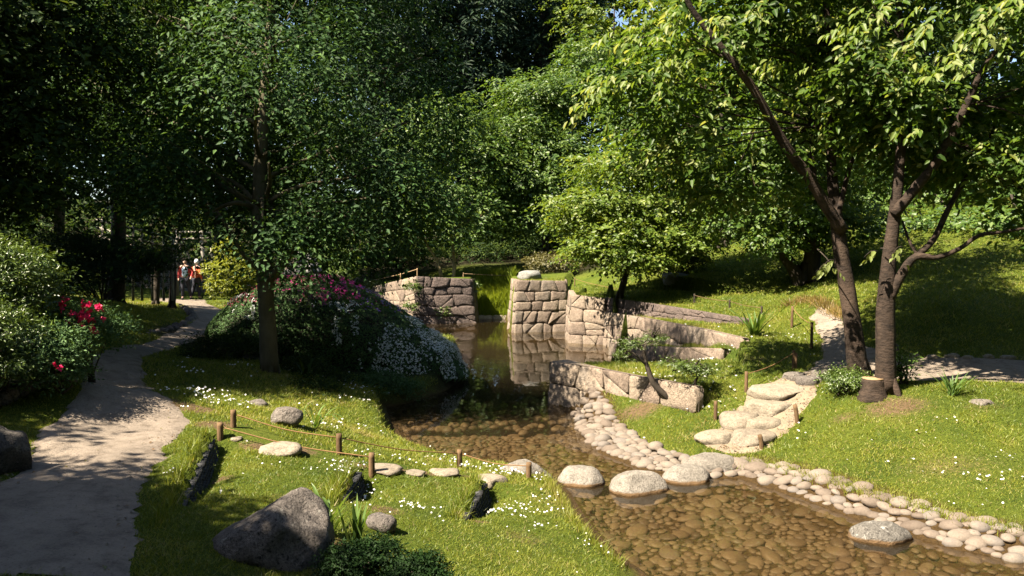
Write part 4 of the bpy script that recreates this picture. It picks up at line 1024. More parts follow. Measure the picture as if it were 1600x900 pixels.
def sprays(O, D, length, k, ls, r, droop=.25, wr=.5, tmpl=LEAF_Q, spread=.9, flat=.25, nd=None):
    """twigs at O along D with k alternate leaves each -> leaf arrays"""
    n = len(O); D = nrm(D); length = np.broadcast_to(length, (n,))
    t = (np.arange(k) + .6) / k
    tt = t[None, :, None]
    P = O[:, None] + D[:, None] * tt * length[:, None, None]
    P[:, :, 2] -= droop * length[:, None] * t[None] ** 2
    S = nrm(np.cross(D, np.array([0, 0, 1.0]) + r.normal(size=(n, 3)) * flat))
    side = np.where(np.arange(k) % 2 == 0, 1.0, -1.0)
    dd = D[:, None] * .55 + S[:, None] * (side[None, :, None] * spread) + r.normal(size=(n, k, 3)) * .28
    dd[:, :, 2] -= .25
    dd[:, -1] = D + r.normal(size=(n, 3)) * .2 - [0, 0, .3]
    N = np.array([0, 0, 1.0]) + r.normal(size=(n, k, 3)) * .38
    if nd is not None: N = N * np.array([1, 1, .65]) + nd[:, None] * .75
    L = ls * r.uniform(.5, 1.3, size=(n, k))
    P = P + r.normal(size=P.shape) * ls * .15
    return P.reshape(-1, 3), dd.reshape(-1, 3), N.reshape(-1, 3), L.ravel()
def lobe_points(lobes, n, r, shell=.5, top=.25):
    lobes = np.array(lobes, float)
    wgt = (lobes[:, 3] * lobes[:, 4] * lobes[:, 5]) ** .75
    li = r.choice(len(lobes), n, p=wgt / wgt.sum())
    d = nrm(r.normal(size=(n, 3)))
    d[:, 2] = np.where((d[:, 2] < 0) & (r.uniform(size=n) < top), -d[:, 2], d[:, 2])
    rr = r.uniform(size=n) ** (shell)
    rr = rr * (1 + .22 * fbm(d * 1.0 + li[:, None] * 7.3, 2.2, 2, 9))
    P = lobes[li, :3] + d * rr[:, None] * lobes[li, 3:]
    return P, d, li
def px_lobes(spec):
    """(px, py, Y, half-width px, half-height px, half-depth m) -> world ellipsoids"""
    out = []
    for px, py, Y, wpx, hpx, dm in spec:
        c = PY(px, py, Y); k = Y / FPX
        out.append((*c, wpx * k, dm, hpx * k))
    return out
def crown_mesh(name, lobes, n, ls, mat, seed, k=7, tl=.5, droop=.25, wr=.5, tmpl=LEAF_Q, shell=.5, out=.7, down=.1, origin=(0, 0, 0), keep=None, flat=.25, clump=0.0, top=.25, gapth=-.22):
    r = np.random.default_rng(seed)
    P, d, li = lobe_points(lobes, n, r, shell, top)
    if clump > 0:                                # open gaps: drop twigs where a coarse noise is low
        f = fbm(P, clump, 2, seed + 5) + .35 * r.normal(size=len(P)) * .4
        P, d = P[f > gapth], d[f > gapth]
    if keep is not None:
        m_ = keep(P); P, d = P[m_], d[m_]
    D = np.stack([d[:, 0], d[:, 1], d[:, 2] * .35 - down], 1) * out + r.normal(size=P.shape) * .55 * np.array([1, 1, .35])
    Pl, Dl, Nl, Ll = sprays(P, D, tl * r.uniform(.6, 1.3, len(P)), k, ls, r, droop, wr, tmpl, flat=flat, nd=d)
    V, F, kv = leaves_geo(Pl, Dl, Nl, Ll, wr, tmpl)
    # neighbouring leaves share a tint, single leaves vary
    tint = np.clip(.5 + .45 * np.repeat(r.normal(size=len(P)), k) * .5 + .28 * r.normal(size=len(Pl)), 0, 1)
    return mesh_np(name, V - np.asarray(origin), F, mat, False, {'rnd': np.repeat(tint, kv)}), P
def limb_mesh(name, trunk, rad, lobes, twigs, mat, seed, origin, nsub=14, flare=1.0, sides=9, extra=(), limb_r=.45, start=.35, rough=.08):
    """trunk polyline, one limb to each lobe, fine branches to some twigs"""
    r = np.random.default_rng(seed); mb = MB(); trunk = np.array(trunk, float); rad = np.array(rad, float)
    o = np.asarray(origin)
    tube(mb, trunk - o, rad, sides, 4, rough, seed)
    a = nrm(r.normal(size=(5, 3)))
    for k in range(5):                           # root flare
        th = 6.28 * k / 5 + r.uniform(-.3, .3); dv = np.array([math.cos(th), math.sin(th), 0])
        b0 = trunk[0] - o
        tube(mb, [b0 + dv * rad[0] * 1.6 * flare + [0, 0, -.12], b0 + dv * rad[0] * 1.05 * flare + [0, 0, rad[0] * .35], b0 + dv * rad[0] * .45 + [0, 0, rad[0] * 1.9]], [rad[0] * .22, rad[0] * .38, rad[0] * .3], 6, 3, .1, seed + k)
    zs = trunk[:, 2]; ends = []
    for lb in lobes:
        c = np.array(lb[:3]); h = c[2] - .35 * np.hypot(*(c[:2] - trunk[-1, :2])) - lb[5] * .3
        h = np.clip(h, zs[0] + (zs[-1] - zs[0]) * start, zs[-1])
        t = np.interp(h, zs, np.arange(len(zs))); i = min(int(t), len(zs) - 2); f = t - i
        s = trunk[i] * (1 - f) + trunk[i + 1] * f; sr = rad[i] * (1 - f) + rad[i + 1] * f
        m1 = s * .6 + c * .4 + r.normal(size=3) * .12 + [0, 0, .1]
        tube(mb, [s - o, m1 - o, c - o], [sr * limb_r, sr * limb_r * .7, max(sr * .14, .012)], 6, 4, .08, seed)
        ends.append((s, c, sr))
    if twigs is not None and len(twigs):
        L = np.array([e[1] for e in ends])
        for p in twigs[r.choice(len(twigs), min(len(twigs), nsub * len(lobes)), replace=False)]:
            e = ends[int(np.argmin(((L - p) ** 2).sum(1)))]
            s = e[1] * .75 + e[0] * .25 if r.uniform() < .5 else e[1] * .5 + e[0] * .5
            s = e[0] + (e[1] - e[0]) * r.uniform(.55, 1)
            mm = s * .5 + p * .5 + r.normal(size=3) * .08 + [0, 0, .06]
            tube(mb, [s - o, mm - o, p - o], [max(.014, e[2] * .10), .010, .006], 4, 2, cap=False)
    return mb.mesh(name, mat, True)
def tree(name, label, base, trunk, rad, lobes, n, ls, lmat, bmat, seed, cat='tree', group=None, nsub=14, extra=(), limb_r=.45, start=.35, rough=.08, flare=1.0, **kw):
    t = thing(name, label, cat, base, group)
    cm, tw = crown_mesh('crown', lobes, n, ls, lmat, seed, origin=base, **kw)
    tm = limb_mesh('trunk', trunk, rad, lobes, tw, bmat, seed, base, nsub, extra=extra, limb_r=limb_r, start=start, rough=rough, flare=flare)
    tk = obj('trunk', tm, t); obj('crown', cm, t)
    for e, er in extra:
        mb = MB(); tube(mb, np.array(e) - np.asarray(base), er, 8, 4, rough, seed + 1); obj('limb', mb.mesh('limb', bmat, True), tk)
    return t
def gpt(px, Y):
    p = PY(px, 450, Y); return np.array([p[0], p[1], h1(p[0], p[1])])

# --- beech on the left bank
B = PZ(422, 582, .88); B[2] = h1(B[0], B[1])
bt = [B, PY(418, 500, B[1]), PY(413, 420, B[1]), PY(405, 340, B[1]), PY(410, 200, B[1] + .3), PY(425, 0, B[1] + .5), PY(420, -220, B[1] + .5)]
bl = px_lobes([(420,70,16.6,165,110,3),(300,130,16,125,85,2.4),(545,120,16.6,125,105,2.4),(640,190,16.8,75,85,1.6),(430,235,15.6,160,80,2.6),(310,270,16,110,60,2),(565,275,15.8,120,60,2),
               (645,300,16.3,62,45,1.3),(420,325,16.2,105,36,1.6),(530,345,16.2,70,25,1.2),(420,-140,16.6,190,130,3.2),(560,-90,17,120,110,2.6),(290,-60,16.4,130,110,2.6),(430,-300,16.6,150,90,2.8),(215,240,16.5,60,70,1.5),(660,90,17,60,70,1.5),(410,345,14.7,110,46,.9),(440,370,15.0,70,24,.7),(370,300,14.6,70,50,.8),(420,255,14.2,130,60,1.0),(400,150,14.2,130,80,1.2),(500,330,15,80,40,1.0),(320,335,15.2,70,36,.9),(420,40,14.2,120,70,1.2),(190,60,18.5,90,70,2),(130,130,19,80,70,2),(230,-30,18.5,110,80,2.2),(265,25,16.6,90,70,1.6),(215,10,15.8,80,70,1.5),(590,340,16,60,30,1.0)])
tree('beech_tree', 'dark weeping beech on the left bank with a bare grey-brown trunk beside the azaleas', B, bt, [.19, .165, .155, .14, .12, .09, .05], bl, 20500, .11, M['leaf_beech'], M['bark_beech'], 11,
     k=9, tl=.95, droop=.6, wr=.5, shell=.42, down=.35, clump=.6, gapth=-.10, nsub=6, flare=.62, start=.32, extra=[([PY(418, 440, B[1]), PY(440, 415, B[1] - .3), PY(462, 380, B[1] - .6), PY(500, 330, B[1] - .8)], [.10, .085, .065, .03]),
     ([PY(413, 425, B[1]), PY(392, 410, B[1] - .1), PY(372, 385, B[1] - .3), PY(340, 330, B[1] - .5)], [.07, .05, .04, .02])])

# --- cherry pair on the right bank
CA = ground_hit(1342, 588); CB = ground_hit(1384, 612)
def pl(pts, Y, dy=0.0): return [PY(p[0], p[1], Y + dy * i) for i, p in enumerate(pts)]
ya, yb = CA[1], CB[1]
ca_tr = [CA] + pl([(1334, 520), (1322, 440), (1312, 380), (1306, 330), (1300, 270), (1298, 200), (1300, 110), (1290, 0), (1285, -120)], ya, .05)
ca_ex = [(pl([(1316, 360), (1290, 320), (1262, 275), (1232, 235), (1200, 180), (1178, 140), (1140, 90), (1085, 20), (1060, -30)], ya, -.12), [.11, .10, .095, .085, .075, .07, .06, .045, .03]),
         (pl([(1308, 340), (1318, 300), (1330, 255), (1350, 225)], ya, .1), [.06, .05, .035, .02]),
         (pl([(1275, 300), (1270, 262), (1268, 220), (1262, 160)], ya, .15), [.06, .05, .04, .02]),
         (pl([(1190, 165), (1130, 140), (1060, 132), (1000, 130)], ya, -.15), [.045, .04, .03, .015])]
cb_tr = [CB] + pl([(1384, 540), (1384, 480), (1388, 420), (1396, 350), (1403, 290), (1408, 230), (1412, 160), (1408, 60), (1400, -60), (1400, -160)], yb, .03)
cb_ex = [(pl([(1397, 335), (1425, 300), (1462, 255), (1490, 205), (1512, 160), (1535, 110), (1570, 60)], yb, -.08), [.085, .08, .075, .07, .055, .045, .03]),
         (pl([(1388, 470), (1408, 430), (1430, 402), (1465, 402), (1500, 388), (1530, 368), (1570, 362), (1640, 350)], yb, -.05), [.09, .075, .06, .042, .036, .032, .027, .016]),
         (pl([(1430, 402), (1458, 375), (1480, 330), (1505, 285), (1540, 230), (1558, 185)], yb, .12), [.055, .05, .045, .04, .03, .02]),
         (pl([(1435, 400), (1420, 375), (1410, 345)], yb, .1), [.03, .022, .015])]
cal = px_lobes([(1300,60,15,120,75,2.0),(1180,60,14,120,70,1.8),(1080,60,13.6,95,55,1.5),(1010,110,13.4,80,45,1.2),(1130,160,14,110,45,1.5),(1060,205,14.5,90,45,1.5),(1200,235,15,90,45,1.4),(1290,190,15.5,80,55,1.5),(1130,290,15,70,30,1.0),(1200,-60,14,160,70,2),(1340,-80,15,120,70,2), (960,120,14,40,22,.7),(1330,170,17,100,55,1.6),(1250,290,16,60,30,1.0),(1310,60,18,110,60,1.6),(1040,250,14.2,60,25,1.0),(1160,210,13.6,60,30,1.0)])
tree('cherry_tree', 'cherry tree with a leaning dark trunk forking low, left of the stump', CA, ca_tr, [.18, .16, .145, .13, .11, .09, .08, .065, .05, .03], cal, 5600, .15, M['leaf_cherry'], M['bark_cherry'], 21,
     group='pair of cherry trees', extra=ca_ex, k=8, tl=.55, droop=.5, wr=.55, tmpl=LEAF_B, shell=.6, down=.3, clump=.7, nsub=9, limb_r=.28, start=.55, rough=.06)
cbl = px_lobes([(1420,60,13.2,110,75,1.8),(1540,50,12.6,110,75,1.8),(1480,140,13,100,50,1.6),(1580,150,12.6,80,60,1.5),(1420,175,13.4,70,50,1.3),(1560,250,13.2,80,40,1.2),(1340,120,13.4,60,50,1.2),(1480,-60,13,160,70,2),(1640,330,13,70,35,1.2),(1650,60,12.4,90,80,1.6),(1500,230,14.2,70,35,1.2),(1590,310,13.6,60,28,1.0),(1520,170,15.5,110,50,1.6),(1440,250,14.5,50,25,1.0)])
tree('cherry_tree', 'cherry tree with ringed bark and an upright sunlit trunk growing from beside the sawn stump', CB, cb_tr, [.17, .155, .145, .12, .10, .085, .075, .06, .05, .035, .02], cbl, 4400, .15, M['leaf_cherry'], M['bark_cherry'], 22,
     group='pair of cherry trees', extra=cb_ex, k=8, tl=.55, droop=.5, wr=.55, tmpl=LEAF_B, shell=.6, down=.3, clump=.7, nsub=9, limb_r=.26, start=.55, rough=.06)
# low sprigs hanging from the cherries
for nm, lb, ctr, n_ in (('sprig', 'bright leafy sprig hanging in front of the leaning cherry trunk', PY(1298, 412, ya - .6), 5), ('sprig', 'small leafy sprig growing from the upright cherry trunk', PY(1385, 390, yb - .25), 3)):
    r = np.random.default_rng(int(ctr[0] * 100)); O = ctr + r.normal(size=(n_, 3)) * [.10, .05, .05]
    D = np.stack([-np.abs(r.normal(size=n_)) - .3, r.normal(size=n_) * .4, r.normal(size=n_) * .15], 1)
    D[0] = (1, 0, .1)
    Pl, Dl, Nl, Ll = sprays(O, D, .22, 6, .12, r, .9, .55, LEAF_B); Dl[:, 2] -= .9
    V, F, kv = leaves_geo(Pl, Dl, Nl + [0, -1, 0], Ll, .55, LEAF_B)
    o = thing(nm, lb, 'sprig', ctr)
    obj('leaves', mesh_np('leaves', V - ctr, F, M['leaf_cherry'], False, {'rnd': np.full(len(V), .97)}), o)
    mb = MB()
    for a, d in zip(O, nrm(D)): tube(mb, [a - ctr, a + d * .11 - ctr, a + d * .22 - [0, 0, .1] - ctr], [.006, .005, .003], 4, 2)
    tube(mb, [np.array([.0, .6 if 'hanging' in lb else .2, .25 if 'hanging' in lb else .02]), np.array([0, .2, .1]) if 'hanging' in lb else np.array([0, .1, .02]), np.zeros(3)], [.012, .010, .008], 5, 2)
    obj('stem', mb.mesh('stem', M['bark_dark'], True), o)
def sunny(parent, spots, seed):  # bough tips whose sunlit look is tinted into the leaves
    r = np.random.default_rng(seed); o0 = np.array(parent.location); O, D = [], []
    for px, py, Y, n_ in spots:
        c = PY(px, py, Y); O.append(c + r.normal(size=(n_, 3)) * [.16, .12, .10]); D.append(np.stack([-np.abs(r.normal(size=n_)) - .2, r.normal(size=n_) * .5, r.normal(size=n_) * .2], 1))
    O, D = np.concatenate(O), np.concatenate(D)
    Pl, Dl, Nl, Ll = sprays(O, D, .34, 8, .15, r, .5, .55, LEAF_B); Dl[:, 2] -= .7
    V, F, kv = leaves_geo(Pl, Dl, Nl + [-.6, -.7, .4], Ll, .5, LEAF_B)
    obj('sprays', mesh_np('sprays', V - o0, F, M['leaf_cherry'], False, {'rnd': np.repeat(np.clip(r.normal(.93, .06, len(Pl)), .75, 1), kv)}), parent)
_ch = [o for o in bpy.data.objects if o.name.startswith('cherry_tree')]
sunny(_ch[0], [(945, 135, 13, 5), (975, 125, 13, 5), (930, 155, 13, 3), (1050, 105, 12.6, 4), (1075, 92, 12.6, 5), (1030, 60, 12.8, 3), (1060, 22, 12.6, 4), (985, 60, 13.2, 3), (1130, 30, 13, 4), (1185, 15, 13, 4), (1225, 100, 13, 4), (1010, 30, 13, 4), (1290, 25, 13, 4)], 71)
sunny(_ch[1], [(1345, 40, 11.6, 5), (1375, 20, 11.6, 5), (1515, 100, 11.2, 5), (1540, 50, 11.2, 6), (1580, 20, 11, 6), (1480, 95, 11.6, 4), (1420, 75, 12, 3), (1590, 60, 11, 4), (1460, 25, 11.6, 4), (1440, 190, 11.8, 2)], 72)
# sawn stump
st = thing('tree_stump', 'sawn-off stump with a pale cut face at the foot of the upright cherry', 'stump', ground_hit(1368, 622))
mb = MB(); tube(mb, [(0, .1, -.1), (0, .1, .12), (0, .1, .30)], [.26, .19, .175], 14, 3, .14, 3); tube(mb, [(.2, .1, -.05), (.22, .15, .1), (.2, .2, .25)], [.16, .12, .06], 9, 3, .2, 4); stk = obj('trunk', mb.mesh('trunk', M['bark_cherry'], True), st)
mb = MB(); tube(mb, [(0, .1, .296), (0, .1, .315)], [.17, .168], 14, 1, .06, 3); obj('cut_face', mb.mesh('cut_face', M['cut_wood']), stk)

# --- little twisted pine beside the near wall
TP = ground_hit(1052, 626); yp = TP[1]
tp_ = [TP] + pl([(1040, 618), (1022, 600), (1012, 575), (1006, 550), (1010, 538)], yp, .05)
tree('pine_tree', 'little twisted pine with a bent bare trunk in front of the near wall', TP, tp_, [.07, .055, .05, .045, .035, .02], px_lobes([(985, 535, yp + .2, 22, 10, .3), (1020, 528, yp + .3, 18, 9, .3), (975, 555, yp + .2, 13, 12, .2)]), 260, .055, M['leaf_bush'], M['bark_dark'], 31,
     k=8, tl=.12, droop=.1, wr=.22, shell=.8, nsub=12, limb_r=.5, start=.5, rough=.15)
TP2 = ground_hit(1083, 610)
tree('pine_shrub', 'low flat-topped little pine right of the twisted one', TP2, [TP2, PY(1086, 597, TP2[1]), PY(1090, 590, TP2[1])], [.035, .03, .02], px_lobes([(1075, 572, TP2[1], 38, 10, .4), (1100, 580, TP2[1], 26, 11, .35), (1050, 566, TP2[1] + .1, 18, 6, .3)]), 420, .05, M['leaf_bush'], M['bark_dark'], 32,
     cat='shrub', k=8, tl=.11, droop=0, wr=.25, shell=.7, nsub=10, limb_r=.6, start=.3)

# --- trees of the middle distance
def simple_tree(name, label, px, Y, spec, n, ls, lm, bm, seed, r0, topy, lean=0, extra_px=(), **kw):
    b0 = gpt(px, Y); tp = PY(px + lean, topy, Y)
    tr_ = [b0, b0 * .66 + tp * .34 + [.1, 0, 0], b0 * .33 + tp * .67 - [.08, 0, 0], tp]
    ex = [([PY(*p, Y) for p in pts], rr) for pts, rr in extra_px]
    return tree(name, label, b0, tr_, [r0, r0 * .8, r0 * .6, r0 * .2], px_lobes(spec), n, ls, lm, bm, seed, extra=ex, **kw)
ML, MM, MD = M['leaf_maple'], M['leaf_mid'], M['leaf_dark']
simple_tree('maple_tree', 'bright yellow-green maple in layered tiers behind the right-hand walls', 968, 27.5, [(1000,262,27.5,105,26,2.4),(950,318,27,95,22,2.2),(1045,322,27.2,90,24,2.2),(985,362,26.5,95,20,2),(1075,372,26.4,60,20,1.6),(940,388,26.2,60,20,1.6),(1000,405,26,55,18,1.4),(1065,250,28,90,35,2.2),(1090,300,28.5,60,30,1.8),(905,345,27.5,40,18,1.3),(985,395,26,40,16,1)],
            6200, .145, ML, M['bark_dark'], 41, .13, 250, 40, [([(968, 425), (985, 395), (1020, 370), (1050, 358), (1085, 340)], [.11, .09, .07, .05, .03]), ([(985, 395), (970, 370), (955, 330)], [.05, .04, .02])], k=8, tl=.6, droop=.3, wr=.6, shell=.55, down=.05, nsub=7, limb_r=.4, start=.25)
simple_tree('round_leaved_tree', 'dark two-stemmed tree on the hillside behind the cherry trunks', 1262, 24.5, [(1235,330,24.5,85,40,2.2),(1180,300,25,80,32,2),(1300,345,24.8,80,35,2),(1290,270,25.2,110,45,2.4),(1205,375,24,50,18,1.2),(1140,345,25,50,22,1.3),(1290,120,20.5,110,50,2.0),(1250,200,22,90,40,1.8),(1400,150,20.5,70,35,1.5),(1500,180,21,60,30,1.3)],
            5000, .15, MM, M['bark_dark'], 42, .30, 300, 10, [([(1258, 455), (1240, 420), (1225, 400), (1205, 375)], [.24, .2, .17, .08])], k=8, tl=.5, droop=.2, wr=.6, shell=.5, nsub=7, limb_r=.3, start=.3)
simple_tree('small_maple', 'slender pale twin-stemmed maple behind the far wall', 706, 40, [(690,310,40,95,42,2.6),(745,250,40.5,80,55,2.6),(640,340,39.5,75,30,2),(720,350,39.5,60,25,2),(765,330,40,40,35,1.8),(700,210,41,90,60,3)],
            4600, .215, MM, M['bark_pale'], 43, .11, 330, 3, [([(690, 432), (684, 410), (672, 392), (660, 368)], [.10, .09, .08, .05])], k=7, tl=.6, droop=.35, wr=.55, shell=.55, down=.1, clump=.4, nsub=5, start=.45)
simple_tree('tiered_tree', 'tall green tree in drooping tiers right of the dark conifers', 850, 43, [(850,150,43,85,40,3),(815,210,42.5,80,35,3),(880,240,42,70,38,2.6),(830,285,41.5,80,35,2.6),(860,335,41,60,28,2.2),(790,345,41.5,50,24,2),(900,150,43,60,40,2.5),(925,95,43.5,60,40,2.5),(900,290,41.5,45,25,2),(780,270,42,45,50,2)],
            5600, .225, MM, M['bark_dark'], 44, .2, 150, 5, k=7, tl=.7, droop=.45, wr=.5, shell=.55, down=.15, nsub=5, start=.3)
# hillside trees on the right
for i, (lb, px, Y, spec, n, mt) in enumerate([
    ('green tree filling the gap between the bright maple and the cherries', 1130, 34, [(1130,190,34,110,80,3.2),(1060,150,35,90,70,3),(1180,120,35,100,70,3),(1100,260,33,100,40,2.6),(1010,190,35,70,60,2.5)], 4200, MM),
    ('bushy tree on the hilltop right behind the upright cherry', 1430, 33, [(1420,250,33,120,70,3),(1480,310,32,110,45,2.6),(1380,320,32,80,40,2.2),(1450,180,34,120,60,3),(1500,350,27.5,110,30,2),(1420,355,28,60,22,1.5)], 4200, MM),
    ('leafy tree on the hill at the far right picture edge', 1570, 30, [(1560,270,30,90,60,2.6),(1620,330,29,90,50,2.4),(1520,350,30,60,24,1.6),(1600,190,31,100,60,2.8),(1590,350,25,80,30,1.6)], 3600, MM),
    ('tall tree behind the leaning cherry, high on the hill', 1290, 42, [(1290,120,42,140,100,4),(1220,210,41,90,60,3),(1350,200,42,100,70,3.4),(1250,20,43,140,90,4)], 3800, MM),
    ('tall tree high on the hill at the upper right', 1520, 42, [(1500,90,42,150,100,4),(1600,150,41,120,100,4),(1560,0,43,160,90,4),(1400,60,43,100,90,3.5)], 4000, MD),
    ('yellowish tree far behind, at the top of the picture between conifers and cherries', 960, 55, [(940,40,55,90,60,4),(1020,70,54,90,70,4),(1080,20,55,90,70,4),(900,10,56,50,40,3)], 2600, ML)]):
    simple_tree('hillside_tree', lb, px, Y, spec, n, .195 if Y < 40 else .29, mt, M['bark_dark'], 60 + i, .2, min(s[1] for s in spec), 0, k=7, tl=.65, droop=.3, wr=.58, shell=.55, clump=.4, nsub=4, start=.25, group='trees on the wooded hillside')
# dark conifers far behind
for i, (lb, px, Y, w_) in enumerate([('dark conifer with a thick bare trunk, above the far wall', 722, 54, 95), ('dark conifer right of the thick-trunked one', 850, 58, 100), ('dark conifer half hidden behind the beech crown', 600, 52, 100), ('dark conifer farthest back at the top centre', 790, 66, 110)]):
    spec = [(px + dx, py, Y, w_ * f, 34, 4 * f) for py, dx, f in ((250, 10, 1.0), (190, -15, 1.1), (130, 12, 1.05), (70, -10, 1.0), (10, 8, .95), (-60, 0, .9), (-130, 0, .8), (-210, 0, .65), (-290, 0, .5))]
    simple_tree('conifer', lb, px, Y, spec, 3200, .43, M['leaf_conifer'], M['bark_dark'], 80 + i, .55, -320, 0, k=8, tl=1.1, droop=.35, wr=.28, shell=.45, down=.3, nsub=3, start=.2, limb_r=.25, group='dark conifers at the back')
# left wood
for i, (lb, px, Y, spec, n, mt, ls) in enumerate([
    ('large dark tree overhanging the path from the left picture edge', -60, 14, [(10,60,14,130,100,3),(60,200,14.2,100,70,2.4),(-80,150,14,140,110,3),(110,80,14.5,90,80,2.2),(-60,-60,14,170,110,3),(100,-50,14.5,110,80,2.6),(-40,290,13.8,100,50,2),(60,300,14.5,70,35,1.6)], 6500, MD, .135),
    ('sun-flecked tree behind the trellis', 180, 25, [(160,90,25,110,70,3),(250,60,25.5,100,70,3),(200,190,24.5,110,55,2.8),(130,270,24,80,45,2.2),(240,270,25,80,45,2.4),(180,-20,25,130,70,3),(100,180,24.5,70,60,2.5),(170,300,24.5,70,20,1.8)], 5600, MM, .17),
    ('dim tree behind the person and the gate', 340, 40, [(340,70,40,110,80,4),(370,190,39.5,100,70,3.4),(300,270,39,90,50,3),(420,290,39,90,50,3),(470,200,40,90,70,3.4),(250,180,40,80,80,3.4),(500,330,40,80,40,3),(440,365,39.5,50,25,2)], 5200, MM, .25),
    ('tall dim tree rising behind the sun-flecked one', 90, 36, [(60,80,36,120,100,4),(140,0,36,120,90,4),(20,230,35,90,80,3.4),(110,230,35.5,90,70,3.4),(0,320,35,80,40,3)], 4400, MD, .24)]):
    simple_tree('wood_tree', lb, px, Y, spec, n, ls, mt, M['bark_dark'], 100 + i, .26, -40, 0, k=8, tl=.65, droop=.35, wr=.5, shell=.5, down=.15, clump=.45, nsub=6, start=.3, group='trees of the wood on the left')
# two trees whose shade falls over the near path; their crowns stand beside the camera
for i, (lb, b, hh, lob, n) in enumerate([
    ('shade tree standing beside the path, out to the left of the viewer', (-8.9, 2.4), 7, [(-8.9,2.4,7.1,2.4,2.1,1.3),(-6.9,2.2,7.1,1.4,1.5,.9),(-5.8,2.2,7.0,.9,1.0,.7),(-8.3,3.9,7.0,1.7,1.2,.9),(-9,2.2,8.6,2,1.8,1),(-10.3,6.3,7.1,.9,1.1,.7),(-9.9,4.9,7.1,1.0,1.0,.7)], 6000),
    ('shade tree rising behind the left-hand shrubs', (-11.4, 10.6), 8, [(-12.0,9.4,7.1,1.4,1.3,1.0),(-10.8,11.2,7.1,2.1,2.0,1.3),(-10.6,13.8,7.3,2.1,2.0,1.4),(-12,11.6,9,2.0,2.0,1.3)], 5200),
    ('tall shade tree at the upper left, beyond the left-hand shrubs', (-14.6, 18), 10, [(-14.2,17.6,8,2.8,2.6,2),(-13.2,14.6,7.6,2.2,2.0,1.5),(-14.8,20.6,8.4,2.6,2.4,2),(-15.5,23.2,8,2.6,2.2,2)], 3200)]):
    bb = np.array([b[0], b[1], h1(*b)])
    tree('shade_tree', lb, bb, [bb, bb + [.2, 0, 3], bb + [0, .1, 6], bb + [.1, 0, hh]], [.25, .2, .15, .05], lob, n, .175, MD, M['bark_dark'], 120 + i, group='trees of the wood on the left', k=8, tl=.6, droop=.3, wr=.5, shell=.55, nsub=6)
# the wood beyond, one mass of crowns
r = np.random.default_rng(400)
fl = []
for a in np.linspace(-.78, .78, 44):
    Y = r.uniform(66, 84); X = math.tan(a) * Y
    z0 = h1(X, Y)
    for kk in range(5): fl.append((X + r.normal() * 2, Y + r.normal() * 3, z0 + 3 + 6 * kk + r.normal(), 4.5, 4.5, 4.2))
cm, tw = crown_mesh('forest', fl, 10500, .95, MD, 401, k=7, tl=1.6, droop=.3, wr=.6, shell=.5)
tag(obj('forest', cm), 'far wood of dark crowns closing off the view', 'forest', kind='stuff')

# unseen wood added beside and behind the viewer to cut down the sky light
fl = []
for a in np.linspace(-2.45, 2.45, 40):          # 0 = straight behind the viewer
    rd = r.uniform(17, 24); X, Y = math.sin(a) * rd * 1.15, 6 - math.cos(a) * rd
    if Y > 0 and abs(X) < Y * .78 + 4: continue
    z0 = h1(X, Y)
    sunny_side = (math.sin(a) * SUN_DIR[0] - math.cos(a) * SUN_DIR[1]) / math.hypot(SUN_DIR[0], SUN_DIR[1])
    for kk in range(4 if sunny_side > .35 else 7): fl.append((X + r.normal() * 1.2, Y + r.normal() * 1.2, z0 + 2 + 3.4 * kk + r.normal() * .5, 3.4, 3.4, 2.8))
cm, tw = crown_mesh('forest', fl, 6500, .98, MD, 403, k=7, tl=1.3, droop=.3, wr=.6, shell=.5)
tag(obj('forest', cm), 'unseen wood of dark crowns added beside and behind the viewer to dim the sky light', 'forest', kind='stuff')
# undergrowth at the foot of the far wood
fl = []
for X in np.arange(-40, 34, 2.2):
    for Y in (46.5, 52, 58):
        xx, yy = X + r.normal() * .6, Y + r.normal() * 1.2 + abs(X) * .05
        fl.append((xx, yy, h1(xx, yy) + .7, 1.7, 1.3, r.uniform(.9, 1.7)))
for X in np.arange(-30, -17.5, 2.0):
    for Y in (28, 33, 39): fl.append((X, Y, h1(X, Y) + .8, 1.6, 1.3, r.uniform(1, 1.9)))
cm, tw = crown_mesh('shrubbery', fl, 7500, .34, MD, 404, k=6, tl=.6, droop=.2, wr=.5, shell=.4, down=-.3)
tag(obj('shrubbery', cm), 'dark undergrowth along the foot of the far wood', 'undergrowth', kind='stuff')
# ------------------------------------------------------------------ turf, daisies
r = np.random.default_rng(900)
def in_view(P, m=40):
    px, py = proj(P); return (px > -m) & (px < 1600 + m) & (py < 900 + m) & (py > 330)
def lawn_points(n, ymin=4.2, ymax=34):
    """points on grass, denser near the viewer"""
    y = ymin * (ymax / ymin) ** r.uniform(size=n)
    x = r.uniform(-.70, .70, n) * y
    z = H(x, y)
    ok = in_view(np.stack([x, y, z], 1))
    for poly in (PATH_L, PATH_R, STAIR):
        if True:
            pd_ = polydist(x, y, poly); s = np.where(inpoly(x, y, poly), pd_, -pd_) + .07 * noise2(x, y, 2.2, 11)
            ok &= s < .015
    pd_ = polydist(x, y, TRAIL); s = np.where(inpoly(x, y, TRAIL), pd_, -pd_)
    ok &= (s + .30 * noise2(x, y, 2.6, 12)) < .22
    wd = polydist(x, y, WATER); wi = inpoly(x, y, WATER)
    inp = np.zeros(n, bool)
    for p in PATCH: inp |= inpoly(x, y, np.array(p))
    ok &= (~wi & (wd > .06)) | inp
    # keep off the cobble band
    ok &= (polydist(x, y, E, False) > .42) | (x < 1.4) | inp
    ok &= littermask(x, y) < .5
    ok &= r.uniform(size=n) > dirtmask(x, y) * 1.15
    return x[ok], y[ok], z[ok]
